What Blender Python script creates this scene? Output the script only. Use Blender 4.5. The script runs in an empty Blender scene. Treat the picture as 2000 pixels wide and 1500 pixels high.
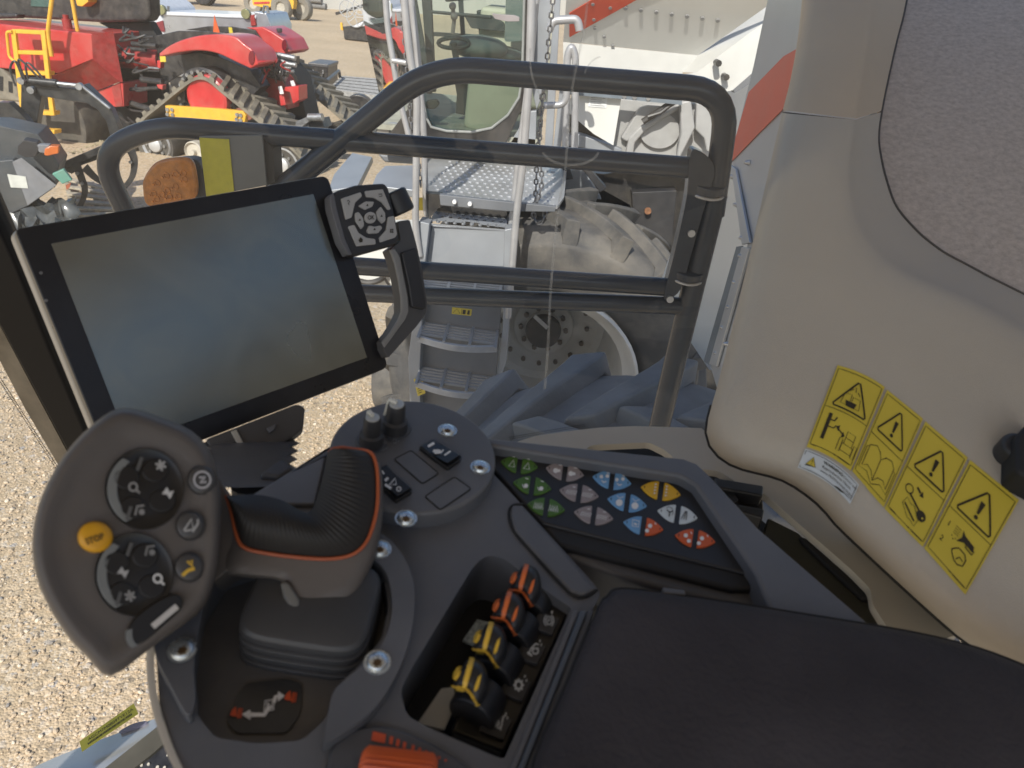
import bpy, bmesh, math, random
from mathutils import Vector, Matrix
from mathutils.bvhtree import BVHTree
from mathutils.geometry import interpolate_bezier
V = Vector
R = math.radians
random.seed(7)
SC = bpy.context.scene
COL = SC.collection

# ------------------------------------------------------------------ camera
EYE = V((0, 0, 3.0)); FPX = 1390.0
TH = R(29.3); PH = R(5.7)
FWD = V((0, math.cos(TH), -math.sin(TH)))
U0 = V((0, math.sin(TH), math.cos(TH)))
RIGHT = math.cos(PH) * V((1, 0, 0)) + math.sin(PH) * U0
UP = -math.sin(PH) * V((1, 0, 0)) + math.cos(PH) * U0
cam = bpy.data.cameras.new("camera"); co = bpy.data.objects.new("camera", cam); COL.objects.link(co)
m = Matrix((RIGHT, UP, -FWD)).transposed().to_4x4(); m.translation = EYE; co.matrix_world = m
cam.sensor_width = 36; cam.lens = FPX / 2000 * 36; cam.clip_end = 2000; cam.clip_start = 0.02
cam.dof.use_dof = True; cam.dof.focus_distance = 1.5; cam.dof.aperture_fstop = 12.0
SC.camera = co

def ray(x, y): return FWD + RIGHT * ((x - 1000) / FPX) + UP * ((750 - y) / FPX)
def Zp(x, y, z): d = ray(x, y); return EYE + d * ((z - EYE.z) / d.z)
def Yp(x, y, yy): d = ray(x, y); return EYE + d * (yy / d.y)
def Dp(x, y, t): return EYE + ray(x, y) * t

class Plane:
    def __init__(s, p0, n):
        s.p0 = V(p0); s.n = V(n).normalized()
        if s.n.dot(EYE - s.p0) < 0: s.n.negate()
        s.e1 = V((0, 0, 1)).cross(s.n)
        if s.e1.length < .2: s.e1 = V((0, 1, 0)).cross(s.n)
        s.e1.normalize(); s.e2 = s.n.cross(s.e1)
    def pt(s, x, y, h=0.0):
        d = ray(x, y); q = s.p0 + s.n * h
        return EYE + d * ((q - EYE).dot(s.n) / d.dot(s.n))
    def nt(s, x, y): return s.n
    def off(s, h): return Plane(s.p0 + s.n * h, s.n)

class Skin:                       # a modelled surface that stickers are laid on
    def __init__(s, bm, fallback):
        s.t = BVHTree.FromBMesh(bm); s.f = fallback
    def pt(s, x, y, h=0.0):
        d = ray(x, y).normalized(); loc, n, i, dist = s.t.ray_cast(EYE, d)
        if loc is None: return s.f.pt(x, y, h)
        if n.dot(d) > 0: n = -n
        return loc + n * h
    def nt(s, x, y):
        d = ray(x, y).normalized(); loc, n, i, dist = s.t.ray_cast(EYE, d)
        if loc is None: return s.f.n
        return -n if n.dot(d) > 0 else n

def vplane(a, b, off=0.0):        # vertical plane through two ground points
    a = V((a[0], a[1], 0)); b = V((b[0], b[1], 0)); d = (b - a).normalized()
    n = V((d.y, -d.x, 0)); p = Plane(a, n); return p.off(off)

# ------------------------------------------------------------------ things, parts
def thing(name, label, cat, loc=(0, 0, 0), group=None):
    o = bpy.data.objects.new(name, None); COL.objects.link(o)
    o.location = loc; o.empty_display_size = .1
    o['label'] = label; o['category'] = cat
    if group: o['group'] = group
    return o
def tag(o, label, cat, group=None, kind=None):
    if label: o['label'] = label
    if cat: o['category'] = cat
    if group: o['group'] = group
    if kind: o['kind'] = kind
    return o
def wloc(o):
    p = V((0, 0, 0))
    while o is not None: p = p + o.location; o = o.parent
    return p

class B:                          # collects shapes that become one mesh
    def __init__(s): s.bm = bmesh.new()
    def v(s, p): return s.bm.verts.new(p)
    def poly(s, pts):
        try: return s.bm.faces.new([s.v(p) for p in pts])
        except ValueError: return None
    def prism(s, top, vec):
        vec = V(vec); a = [s.v(p) for p in top]; b = [s.v(V(p) + vec) for p in top]; n = len(a)
        s.bm.faces.new(a); s.bm.faces.new(b[::-1])
        for i in range(n): s.bm.faces.new((a[i], b[i], b[(i + 1) % n], a[(i + 1) % n]))
        return s
    def pp(s, px, surf, h0, h1):  # pixel outline laid on a surface, from height h0 up to h1
        a = [s.v(surf.pt(x, y, h1)) for x, y in px]
        b = [s.v(v.co + surf.nt(*px[i]) * (h0 - h1)) for i, v in enumerate(a)]; n = len(a)
        s.bm.faces.new(a); s.bm.faces.new(b[::-1])
        for i in range(n): s.bm.faces.new((a[i], b[i], b[(i + 1) % n], a[(i + 1) % n]))
        return s
    def flat(s, px, surf, h):
        s.bm.faces.new([s.v(surf.pt(x, y, h)) for x, y in px]); return s
    def holed(s, outer, holes, surf, h0, h1, floor=None):
        loops = []; edges = []
        for lp in [outer] + holes:
            vs = [s.v(surf.pt(x, y, h1)) for x, y in lp]; loops.append(vs)
            for i in range(len(vs)): edges.append(s.bm.edges.new((vs[i], vs[(i + 1) % len(vs)])))
        bmesh.ops.triangle_fill(s.bm, use_beauty=True, use_dissolve=False, edges=edges)
        for k, vs in enumerate(loops):
            dn = [s.v(v.co - surf.n * (h1 - h0)) for v in vs]; n = len(vs)
            for i in range(n): s.bm.faces.new((vs[i], dn[i], dn[(i + 1) % n], vs[(i + 1) % n]))
        return s
    def grid(s, rows, closed=False):
        vs = [[s.v(p) for p in r] for r in rows]
        for i in range(len(vs) - 1):
            n = len(vs[i])
            for j in range(n if closed else n - 1):
                k = (j + 1) % n
                s.bm.faces.new((vs[i][j], vs[i][k], vs[i + 1][k], vs[i + 1][j]))
        return vs
    def loft(s, rings, cap=True):
        vs = s.grid(rings, True)
        if cap:
            s.bm.faces.new(vs[0][::-1]); s.bm.faces.new(vs[-1])
        return s
    def tube(s, pts, r, seg=12, cap=True, closed=False):
        pts = [V(p) for p in pts]; n = len(pts); rr = r if isinstance(r, (list, tuple)) else [r] * n
        rings = []; up = None
        for i in range(n):
            a = pts[(i - 1) % n] if (closed or i > 0) else pts[i]; b = pts[(i + 1) % n] if (closed or i < n - 1) else pts[i]
            t = (b - a).normalized()
            if up is None:
                up = t.orthogonal().normalized()
            up = (up - t * up.dot(t)); up = up.normalized() if up.length > 1e-6 else t.orthogonal().normalized()
            w = t.cross(up)
            rings.append([pts[i] + (up * math.cos(2 * math.pi * k / seg) + w * math.sin(2 * math.pi * k / seg)) * rr[i] for k in range(seg)])
        if closed: rings.append(rings[0])
        s.loft(rings, cap and not closed); 
        if closed: bmesh.ops.remove_doubles(s.bm, verts=s.bm.verts, dist=1e-6)
        return s
    def cyl(s, a, b, r0, r1=None, seg=20):
        return s.tube([a, b], [r0, r0 if r1 is None else r1], seg)
    def disc(s, surf, x, y, r, h0, h1, seg=28, r1=None, cx=None):
        c = surf.pt(x, y, 0) if cx is None else cx; n = surf.nt(x, y)
        return s.cyl(c + n * h0, c + n * h1, r, r1, seg)
    def box(s, c, size, rot=None):
        c = V(c); M3 = rot or Matrix.Identity(3); hx, hy, hz = [k / 2 for k in size]
        vs = [s.v(c + M3 @ V((i * hx, j * hy, k * hz))) for i in (-1, 1) for j in (-1, 1) for k in (-1, 1)]
        for f in ((0, 1, 3, 2), (4, 6, 7, 5), (0, 4, 5, 1), (2, 3, 7, 6), (0, 2, 6, 4), (1, 5, 7, 3)): s.bm.faces.new([vs[i] for i in f])
        return s
    def bar(s, a, b, w, t, up=(0, 0, 1)):   # rectangular bar between two points
        a = V(a); b = V(b); d = (b - a).normalized(); u = V(up); u = (u - d * u.dot(d)).normalized(); k = d.cross(u)
        q = [u * (t / 2) + k * (w / 2), u * (t / 2) - k * (w / 2), -u * (t / 2) - k * (w / 2), -u * (t / 2) + k * (w / 2)]
        return s.loft([[a + x for x in q], [b + x for x in q]])
    def lathe(s, prof, c, axis, seg=40, ang0=0, ang1=2 * math.pi):
        c = V(c); ax = V(axis).normalized(); u = ax.orthogonal().normalized(); w = ax.cross(u); full = abs(ang1 - ang0 - 2 * math.pi) < 1e-6
        n = seg if full else seg + 1
        rings = [[c + ax * h + (u * math.cos(ang0 + (ang1 - ang0) * k / seg) + w * math.sin(ang0 + (ang1 - ang0) * k / seg)) * r for k in range(n)] for r, h in prof]
        s.grid(rings, full); return s
    def ball(s, c, r, sub=2, sc=(1, 1, 1)):
        mm = Matrix.Translation(c) @ Matrix.Diagonal((r * sc[0], r * sc[1], r * sc[2], 1))
        bmesh.ops.create_icosphere(s.bm, subdivisions=sub, radius=1, matrix=mm); return s
    def ribbon(s, pts, w, mapf, h=0.0, closed=False):   # stroke in a label's own coordinates
        n = len(pts)
        P = [V((p[0], p[1])) for p in pts]; L = []; Rr = []
        for i in range(n):
            a = P[(i - 1) % n] if (closed or i) else P[i]; b = P[(i + 1) % n] if (closed or i < n - 1) else P[i]
            t = (b - a); t = t.normalized() if t.length else V((1, 0)); k = V((-t.y, t.x)) * (w / 2)
            L.append(P[i] + k); Rr.append(P[i] - k)
        rng = range(n if closed else n - 1)
        for i in rng:
            j = (i + 1) % n
            s.poly([mapf(*q, h) for q in (L[i], Rr[i], Rr[j], L[j])])
        return s
    def fill(s, pts, mapf, h=0.0):
        s.poly([mapf(p[0], p[1], h) for p in pts]); return s
    def text(s, body, mapf, h, x, y, size, align='LEFT', flipy=True, shear=0, bold=0):
        cu = bpy.data.curves.new("writing", 'FONT'); cu.body = body; cu.size = size; cu.align_x = align; cu.offset = bold; cu.resolution_u = 3
        ob = bpy.data.objects.new("writing", cu); COL.objects.link(ob)
        me = bpy.data.meshes.new_from_object(ob.evaluated_get(bpy.context.evaluated_depsgraph_get()))
        vs = [s.v(mapf(x + v.co.x, y + (-v.co.y if flipy else v.co.y), h)) for v in me.vertices]
        for p in me.polygons:
            try: s.bm.faces.new([vs[i] for i in p.vertices])
            except ValueError: pass
        COL.objects.unlink(ob); bpy.data.objects.remove(ob); bpy.data.curves.remove(cu); bpy.data.meshes.remove(me)
        return s
    def out(s, name, mat, parent=None, bevel=0, seg=2, angle=35, smooth=True, normals=True, keep=False):
        bm = s.bm.copy() if keep else s.bm
        if normals: bmesh.ops.recalc_face_normals(bm, faces=bm.faces)
        o0 = wloc(parent) if parent else V((0, 0, 0))
        for v in bm.verts: v.co -= o0
        me = bpy.data.meshes.new(name); bm.to_mesh(me); bm.free()
        me.materials.append(mat)
        if smooth:
            me.polygons.foreach_set('use_smooth', [True] * len(me.polygons))
            if not bevel: me.set_sharp_from_angle(angle=R(angle))
        o = bpy.data.objects.new(name, me); COL.objects.link(o); o.parent = parent
        if bevel:
            b = o.modifiers.new("soft_edges", 'BEVEL'); b.width = bevel; b.segments = seg; b.limit_method = 'ANGLE'; b.angle_limit = R(angle); b.harden_normals = True; b.use_clamp_overlap = True
        return o

def outs(b, name, mat, parent, **kw):      # every separate piece becomes a part of its own
    bm = b.bm; bm.verts.ensure_lookup_table(); seen = set(); res = []
    for v0 in list(bm.verts):
        if v0.index in seen and v0.index >= 0: continue
        break
    bm.verts.index_update(); left = set(range(len(bm.verts)))
    while left:
        i = next(iter(left)); st = [i]; isl = []; left.discard(i)
        while st:
            k = st.pop(); isl.append(k)
            for e in bm.verts[k].link_edges:
                j = e.other_vert(bm.verts[k]).index
                if j in left: left.discard(j); st.append(j)
        isl.sort(); mp = {}; nb_ = B()
        for k in isl: mp[k] = nb_.v(bm.verts[k].co)
        done = set()
        for k in isl:
            for f in bm.verts[k].link_faces:
                if f in done: continue
                done.add(f)
                try: nb_.bm.faces.new([mp[v.index] for v in f.verts])
                except ValueError: pass
        res.append(nb_.out(name, mat, parent, **kw))
    bm.free(); return res

def catmull(pts, n=8, closed=False):
    P = [V(p) for p in pts]; m_ = len(P); out = []
    for i in range(m_ if closed else m_ - 1):
        g = (lambda k: P[k % m_]) if closed else (lambda k: P[min(max(k, 0), m_ - 1)])
        p0, p1, p2, p3 = g(i - 1), g(i), g(i + 1), g(i + 2)
        for k in range(n):
            t = k / n
            out.append(.5 * ((2 * p1) + (p2 - p0) * t + (2 * p0 - 5 * p1 + 4 * p2 - p3) * t * t + (3 * p1 - p0 - 3 * p2 + p3) * t ** 3))
    if not closed: out.append(P[-1].copy())
    return out
def cat2(pts, n=6, closed=False): return [(p.x, p.y) for p in catmull([V((a, b, 0)) for a, b in pts], n, closed)]
def fillet(pts, r, n=7):
    P = [V(p) for p in pts]; out = [P[0]]
    for i in range(1, len(P) - 1):
        a = (P[i - 1] - P[i]); b = (P[i + 1] - P[i]); rr = min(r if not isinstance(r, (list, tuple)) else r[i - 1], a.length * .48, b.length * .48)
        p = P[i] + a.normalized() * rr; q = P[i] + b.normalized() * rr
        for k in range(n + 1):
            t = k / n; out.append(p * (1 - t) ** 2 + P[i] * 2 * t * (1 - t) + q * t * t)
    out.append(P[-1]); return out
def round2(pts, r, n=4):          # rounded polygon in pixels
    out = []; P = [V((a, b)) for a, b in pts]; m_ = len(P)
    for i in range(m_):
        a = P[i - 1] - P[i]; b = P[(i + 1) % m_] - P[i]; rr = min(r, a.length * .45, b.length * .45)
        p = P[i] + a.normalized() * rr; q = P[i] + b.normalized() * rr
        for k in range(n + 1):
            t = k / n; c = p * (1 - t) ** 2 + P[i] * 2 * t * (1 - t) + q * t * t; out.append((c.x, c.y))
    return out
def zz(ox, oy, s): return lambda L: [(ox + s * x, oy + s * y) for x, y in L]
def resamp(P, n):
    P = [V((a, c)) for a, c in P]; L = [0]
    for i in range(1, len(P)): L.append(L[-1] + (P[i] - P[i - 1]).length)
    out = []; j = 0
    for k in range(n):
        d = L[-1] * k / (n - 1)
        while j < len(P) - 2 and L[j + 1] < d: j += 1
        t = (d - L[j]) / max(1e-6, L[j + 1] - L[j]); out.append(P[j].lerp(P[j + 1], t))
    return out
def quadmap(surf, TL, TR, BR, BL):        # label coordinates (0..1, 0..1) -> a point on the surface
    src = [V(TL), V(TR), V(BR), V(BL)]
    def f(u, v, h=0.0):
        p = src[0] * (1 - u) * (1 - v) + src[1] * u * (1 - v) + src[2] * u * v + src[3] * (1 - u) * v
        return surf.pt(p.x, p.y, h)
    return f
def circ(x, y, r, n=20, a0=0, a1=360, ry=None):
    ry = ry or r; full = abs(a1 - a0) >= 360
    return [(x + r * math.cos(R(a0 + (a1 - a0) * k / (n if full else n - 1))), y + ry * math.sin(R(a0 + (a1 - a0) * k / (n if full else n - 1)))) for k in range(n)]

# ------------------------------------------------------------------ materials
def lin(c):
    if isinstance(c, str):
        c = [int(c[i:i + 2], 16) / 255 for i in (0, 2, 4)]
        return tuple(k / 12.92 if k < .04045 else ((k + .055) / 1.055) ** 2.4 for k in c)
    return tuple(c)
def M(name, col, rough=.5, metal=0., var=.12, scale=12., bump=0., bscale=200., spec=.5, coat=0., dust=0., dcol=(.45, .4, .33), emis=None, detail=4):
    c = lin(col); mt = bpy.data.materials.new(name); mt.use_nodes = True; N = mt.node_tree; nd = N.nodes; bs = nd['Principled BSDF']
    L = N.links.new
    tc = nd.new('ShaderNodeTexCoord'); no = nd.new('ShaderNodeTexNoise'); no.inputs['Scale'].default_value = scale; no.inputs['Detail'].default_value = detail
    L(tc.outputs['Object'], no.inputs['Vector'])
    cr = nd.new('ShaderNodeValToRGB'); e = cr.color_ramp.elements; e[0].position = .3; e[1].position = .7
    e[0].color = (*[k * (1 - var) for k in c], 1); e[1].color = (*[min(1, k * (1 + var)) for k in c], 1)
    L(no.outputs['Fac'], cr.inputs['Fac']); last = cr.outputs['Color']
    if dust:
        n2 = nd.new('ShaderNodeTexNoise'); n2.inputs['Scale'].default_value = scale * .6; n2.inputs['Detail'].default_value = 8; n2.inputs['Roughness'].default_value = .7
        L(tc.outputs['Object'], n2.inputs['Vector'])
        r2 = nd.new('ShaderNodeMapRange'); r2.inputs['From Min'].default_value = .4; r2.inputs['From Max'].default_value = .75; r2.inputs['To Max'].default_value = dust
        L(n2.outputs['Fac'], r2.inputs['Value'])
        mx = nd.new('ShaderNodeMix'); mx.data_type = 'RGBA'; L(r2.outputs['Result'], mx.inputs['Factor']); L(last, mx.inputs[6]); mx.inputs[7].default_value = (*dcol, 1); last = mx.outputs[2]
    L(last, bs.inputs['Base Color'])
    mr = nd.new('ShaderNodeMapRange'); mr.inputs['To Min'].default_value = max(.02, rough * .72); mr.inputs['To Max'].default_value = min(1, rough * 1.28)
    L(no.outputs['Fac'], mr.inputs['Value']); L(mr.outputs['Result'], bs.inputs['Roughness'])
    bs.inputs['Metallic'].default_value = metal; bs.inputs['Specular IOR Level'].default_value = spec; bs.inputs['Coat Weight'].default_value = coat
    if emis: bs.inputs['Emission Color'].default_value = (*lin(emis), 1); bs.inputs['Emission Strength'].default_value = .25
    if bump:
        nb = nd.new('ShaderNodeTexNoise'); nb.inputs['Scale'].default_value = bscale; nb.inputs['Detail'].default_value = 3
        L(tc.outputs['Object'], nb.inputs['Vector']); bp = nd.new('ShaderNodeBump'); bp.inputs['Strength'].default_value = bump; bp.inputs['Distance'].default_value = .002
        L(nb.outputs['Fac'], bp.inputs['Height']); L(bp.outputs['Normal'], bs.inputs['Normal'])
    return mt
def Mglass(name, tint=(.9, .95, .92), gloss=.06, dust=.05, rough=.02, dcol=(.8, .78, .72), dscale=3., base=.03):
    mt = bpy.data.materials.new(name); mt.use_nodes = True; N = mt.node_tree; nd = N.nodes; L = N.links.new
    nd.remove(nd['Principled BSDF']); out = nd['Material Output']
    tr = nd.new('ShaderNodeBsdfTransparent'); tr.inputs['Color'].default_value = (*tint, 1)
    gl = nd.new('ShaderNodeBsdfGlossy'); gl.inputs['Roughness'].default_value = rough
    df = nd.new('ShaderNodeBsdfDiffuse'); df.inputs['Color'].default_value = (*dcol, 1)
    tl = nd.new('ShaderNodeBsdfTranslucent'); tl.inputs['Color'].default_value = (*dcol, 1)
    ad = nd.new('ShaderNodeMixShader'); ad.inputs['Fac'].default_value = .5; L(df.outputs[0], ad.inputs[1]); L(tl.outputs[0], ad.inputs[2])
    lw = nd.new('ShaderNodeFresnel'); lw.inputs['IOR'].default_value = 1.45
    mp = nd.new('ShaderNodeMath'); mp.operation = 'MULTIPLY'; mp.inputs[1].default_value = gloss / .04; mp.use_clamp = True; L(lw.outputs[0], mp.inputs[0])
    m1 = nd.new('ShaderNodeMixShader'); L(mp.outputs[0], m1.inputs['Fac']); L(tr.outputs[0], m1.inputs[1]); L(gl.outputs[0], m1.inputs[2])
    tc = nd.new('ShaderNodeTexCoord'); no = nd.new('ShaderNodeTexNoise'); no.inputs['Scale'].default_value = dscale; no.inputs['Detail'].default_value = 8; no.inputs['Roughness'].default_value = .65
    L(tc.outputs['Object'], no.inputs['Vector']); mr = nd.new('ShaderNodeMapRange'); mr.inputs['From Min'].default_value = .42; mr.inputs['From Max'].default_value = .8; mr.inputs['To Min'].default_value = base; mr.inputs['To Max'].default_value = base + dust
    L(no.outputs['Fac'], mr.inputs['Value'])
    m2 = nd.new('ShaderNodeMixShader'); L(mr.outputs['Result'], m2.inputs['Fac']); L(m1.outputs[0], m2.inputs[1]); L(ad.outputs[0], m2.inputs[2]); L(m2.outputs[0], out.inputs['Surface'])
    return mt

BLK = M('black_plastic', (.034, .034, .037), .45, var=.2, bump=.15, bscale=900)
BLKM = M('black_matt', (.016, .016, .017), .7, var=.2)
CHAR = M('charcoal_plastic', (.115, .12, .134), .44, var=.14, scale=14, bump=.12, bscale=1500, dust=.06)
CHAR2 = M('charcoal_panel', (.08, .082, .092), .5, var=.1, scale=20, bump=.1, bscale=1500, dust=.05)
JOY = M('joystick_plastic', (.118, .105, .098), .5, var=.1, scale=25, bump=.1, bscale=1200)
GREYP = M('grey_plastic', (.3, .3, .3), .45, var=.06)
LGREY = M('light_grey_key', (.42, .42, .42), .5, var=.05)
SILV = M('silver_plastic', (.5, .5, .5), .35, metal=.4, var=.06)
BEIGE = M('beige_trim', (.5, .448, .372), .62, var=.05, scale=5, bump=.25, bscale=1100, spec=.25, dust=.08, dcol=(.5, .46, .4))
SILLB = M('beige_sill', (.52, .49, .435), .55, var=.05, scale=8, bump=.1, bscale=1400, dust=.15)
YEL = M('label_yellow', (.64, .5, .06), .4, var=.04, scale=10)
INK = M('label_ink', (.03, .025, .015), .5, var=.05)
WHT = M('print_white', (.75, .75, .75), .5, var=.05)
ORA = M('orange_rubber', (.62, .12, .03), .5, var=.08)
YRUB = M('yellow_rubber', (.75, .47, .05), .5, var=.06)
TUBE = M('tube_paint', (.028, .035, .05), .24, var=.2, scale=8, dust=.18, dcol=(.16, .18, .21), bump=.1, bscale=300)
STEEL = M('zinc_steel', (.55, .56, .58), .32, metal=.9, var=.1)
# ------------------------------------------------------------------ daylight
SAZ, SEL = R(15), R(40)
SDIR = V((-math.sin(SAZ) * math.cos(SEL), -math.cos(SAZ) * math.cos(SEL), math.sin(SEL)))
w = bpy.data.worlds.new("World"); SC.world = w; w.use_nodes = True
sk = w.node_tree.nodes.new('ShaderNodeTexSky'); sk.sky_type = 'NISHITA'; sk.sun_disc = False
sk.sun_elevation = SEL; sk.sun_rotation = R(180 + 15); sk.air_density = 1.0; sk.dust_density = 1.2
bg = w.node_tree.nodes['Background']; w.node_tree.links.new(sk.outputs[0], bg.inputs['Color']); bg.inputs['Strength'].default_value = .15
sl = bpy.data.lights.new("sun", 'SUN'); sl.energy = 5.0; sl.angle = R(.5); sl.color = (1, .95, .86)
so = bpy.data.objects.new("sun", sl); COL.objects.link(so); so.rotation_euler = (-SDIR).to_track_quat('-Z', 'Y').to_euler(); so.location = SDIR * 30
SC.view_settings.view_transform = 'Standard'; SC.view_settings.look = 'None'; SC.view_settings.exposure = 0

# ------------------------------------------------------------------ gravel yard
def gravel_mat():
    mt = bpy.data.materials.new('gravel_ground'); mt.use_nodes = True; N = mt.node_tree; nd = N.nodes; L = N.links.new; bs = nd['Principled BSDF']
    tc = nd.new('ShaderNodeTexCoord')
    cols = []
    def vor(scale, ramp):
        v = nd.new('ShaderNodeTexVoronoi'); v.inputs['Scale'].default_value = scale; L(tc.outputs['Object'], v.inputs['Vector'])
        sx = nd.new('ShaderNodeSeparateColor'); L(v.outputs['Color'], sx.inputs[0])
        cr = nd.new('ShaderNodeValToRGB'); L(sx.outputs[0], cr.inputs['Fac']); e = cr.color_ramp.elements
        e[0].position = 0; e[0].color = (*ramp[0][1], 1); e[1].position = 1; e[1].color = (*ramp[-1][1], 1)
        for p, c in ramp[1:-1]: k = e.new(p); k.color = (*c, 1)
        return v, cr
    tan = [(0, (.3, .25, .19)), (.12, (.44, .345, .23)), (.45, (.54, .425, .285)), (.8, (.6, .48, .335)), (.93, (.66, .57, .45)), (1, (.4, .38, .36))]
    v1, c1 = vor(34, tan); v2, c2 = vor(85, tan)
    n1 = nd.new('ShaderNodeTexNoise'); n1.inputs['Scale'].default_value = 9; n1.inputs['Detail'].default_value = 5; L(tc.outputs['Object'], n1.inputs['Vector'])
    r1 = nd.new('ShaderNodeMapRange'); r1.inputs['From Min'].default_value = .42; r1.inputs['From Max'].default_value = .55; L(n1.outputs['Fac'], r1.inputs['Value'])
    mx = nd.new('ShaderNodeMix'); mx.data_type = 'RGBA'; L(r1.outputs['Result'], mx.inputs['Factor']); L(c2.outputs[0], mx.inputs[6]); L(c1.outputs[0], mx.inputs[7])
    n2 = nd.new('ShaderNodeTexNoise'); n2.inputs['Scale'].default_value = .35; n2.inputs['Detail'].default_value = 6; L(tc.outputs['Object'], n2.inputs['Vector'])
    r2 = nd.new('ShaderNodeValToRGB'); r2.color_ramp.elements[0].color = (.88, .87, .86, 1); r2.color_ramp.elements[1].color = (1.06, 1.05, 1.03, 1); r2.color_ramp.elements[0].position = .3; r2.color_ramp.elements[1].position = .7
    L(n2.outputs['Fac'], r2.inputs['Fac'])
    mm = nd.new('ShaderNodeMix'); mm.data_type = 'RGBA'; mm.blend_type = 'MULTIPLY'; mm.inputs['Factor'].default_value = 1; L(mx.outputs[2], mm.inputs[6]); L(r2.outputs[0], mm.inputs[7])
    L(mm.outputs[2], bs.inputs['Base Color']); bs.inputs['Roughness'].default_value = .9; bs.inputs['Specular IOR Level'].default_value = .2
    ad = nd.new('ShaderNodeMath'); ad.operation = 'ADD'; L(v1.outputs['Distance'], ad.inputs[0]); L(v2.outputs['Distance'], ad.inputs[1])
    bp = nd.new('ShaderNodeBump'); bp.invert = True; bp.inputs['Strength'].default_value = .5; bp.inputs['Distance'].default_value = .009; L(ad.outputs[0], bp.inputs['Height']); L(bp.outputs['Normal'], bs.inputs['Normal'])
    return mt
b = B(); b.grid([[V((x, y, 0)) for x in (-900, -60, -20, 0, 20, 60, 900)] for y in (-300, -20, 0, 10, 30, 80, 1500)])
g = b.out('ground', gravel_mat(), normals=False); g['kind'] = 'structure'
# loose stones on the near ground: nobody could count them
PEB = bpy.data.materials.new('pebble_stone'); PEB.use_nodes = True
def _peb():
    N = PEB.node_tree; nd = N.nodes; L = N.links.new; bs = nd['Principled BSDF']
    ge = nd.new('ShaderNodeNewGeometry'); cr = nd.new('ShaderNodeValToRGB'); L(ge.outputs['Random Per Island'], cr.inputs['Fac']); e = cr.color_ramp.elements
    e[0].color = (.26, .25, .24, 1); e[1].color = (.74, .65, .52, 1)
    for p, c in ((.05, (.32, .29, .26)), (.09, (.5, .39, .265)), (.55, (.56, .44, .305)), (.85, (.6, .485, .35))): k = e.new(p); k.color = (*c, 1)
    L(cr.outputs[0], bs.inputs['Base Color']); bs.inputs['Roughness'].default_value = .85
_peb()
def pebbles():
    rnd = random.Random(3); bm0 = bmesh.new(); bmesh.ops.create_icosphere(bm0, subdivisions=1, radius=1)
    base = [v.co.copy() for v in bm0.verts]; faces = [[v.index for v in f.verts] for f in bm0.faces]; bm0.free()
    vs = []; fs = []
    def put(x, y, r):
        q = Matrix.Rotation(rnd.random() * 6.28, 3, 'Z') @ Matrix.Rotation(rnd.uniform(-.4, .4), 3, 'X'); k = len(vs)
        s = (r * rnd.uniform(.8, 1.4), r * rnd.uniform(.7, 1.1), r * rnd.uniform(.45, .75))
        for p in base:
            j = rnd.uniform(.82, 1.15); c = q @ V((p.x * s[0] * j, p.y * s[1] * j, p.z * s[2] * j)); vs.append((x + c.x, y + c.y, r * .28 + c.z))
        fs.extend([[i + k for i in f] for f in faces])
    for _ in range(17000):
        x = rnd.uniform(-4.2, .2); y = rnd.uniform(1.2, 5.2)
        put(x, y, rnd.choice((.005, .006, .007, .009, .012)) * rnd.uniform(.8, 1.2))
    for _ in range(450):
        put(rnd.uniform(-4.2, .2), rnd.uniform(1.2, 6), rnd.uniform(.011, .018))
    me = bpy.data.meshes.new('gravel'); me.from_pydata(vs, [], fs); me.materials.append(PEB)
    o = bpy.data.objects.new('gravel', me); COL.objects.link(o); o['kind'] = 'stuff'; o['label'] = 'loose tan gravel pebbles covering the ground by the machines'; o['category'] = 'gravel'
pebbles()
# ------------------------------------------------------------------ tractor tyre builder (shared by several machines)
RUB = M('tyre_rubber', (.11, .118, .13), .65, var=.25, scale=5, bump=.4, bscale=90, dust=.35, dcol=(.3, .31, .33))
RUBD = M('dusty_tyre_rubber', (.06, .06, .062), .75, var=.25, scale=5, bump=.4, bscale=90, dust=.42, dcol=(.36, .32, .26))
def carcass(c, ax, Rr, W, rim, seg=72):
    h = W / 2
    pr = [(rim, -.40 * W), (rim + .02, -.44 * W), (rim + (Rr - rim) * .3, -.5 * W), (rim + (Rr - rim) * .62, -.515 * W), (Rr - .13, -.49 * W), (Rr - .075, -.43 * W), (Rr - .058, -.2 * W), (Rr - .053, 0)]
    pr = pr + [(r, -h2) for r, h2 in pr[-2::-1]]
    b = B(); b.lathe([tuple(p) for p in catmull([V((r, h2, 0)) for r, h2 in pr], 3) and [(p.x, p.y) for p in catmull([V((r, h2, 0)) for r, h2 in pr], 3)]], c, ax, seg); return b
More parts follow.
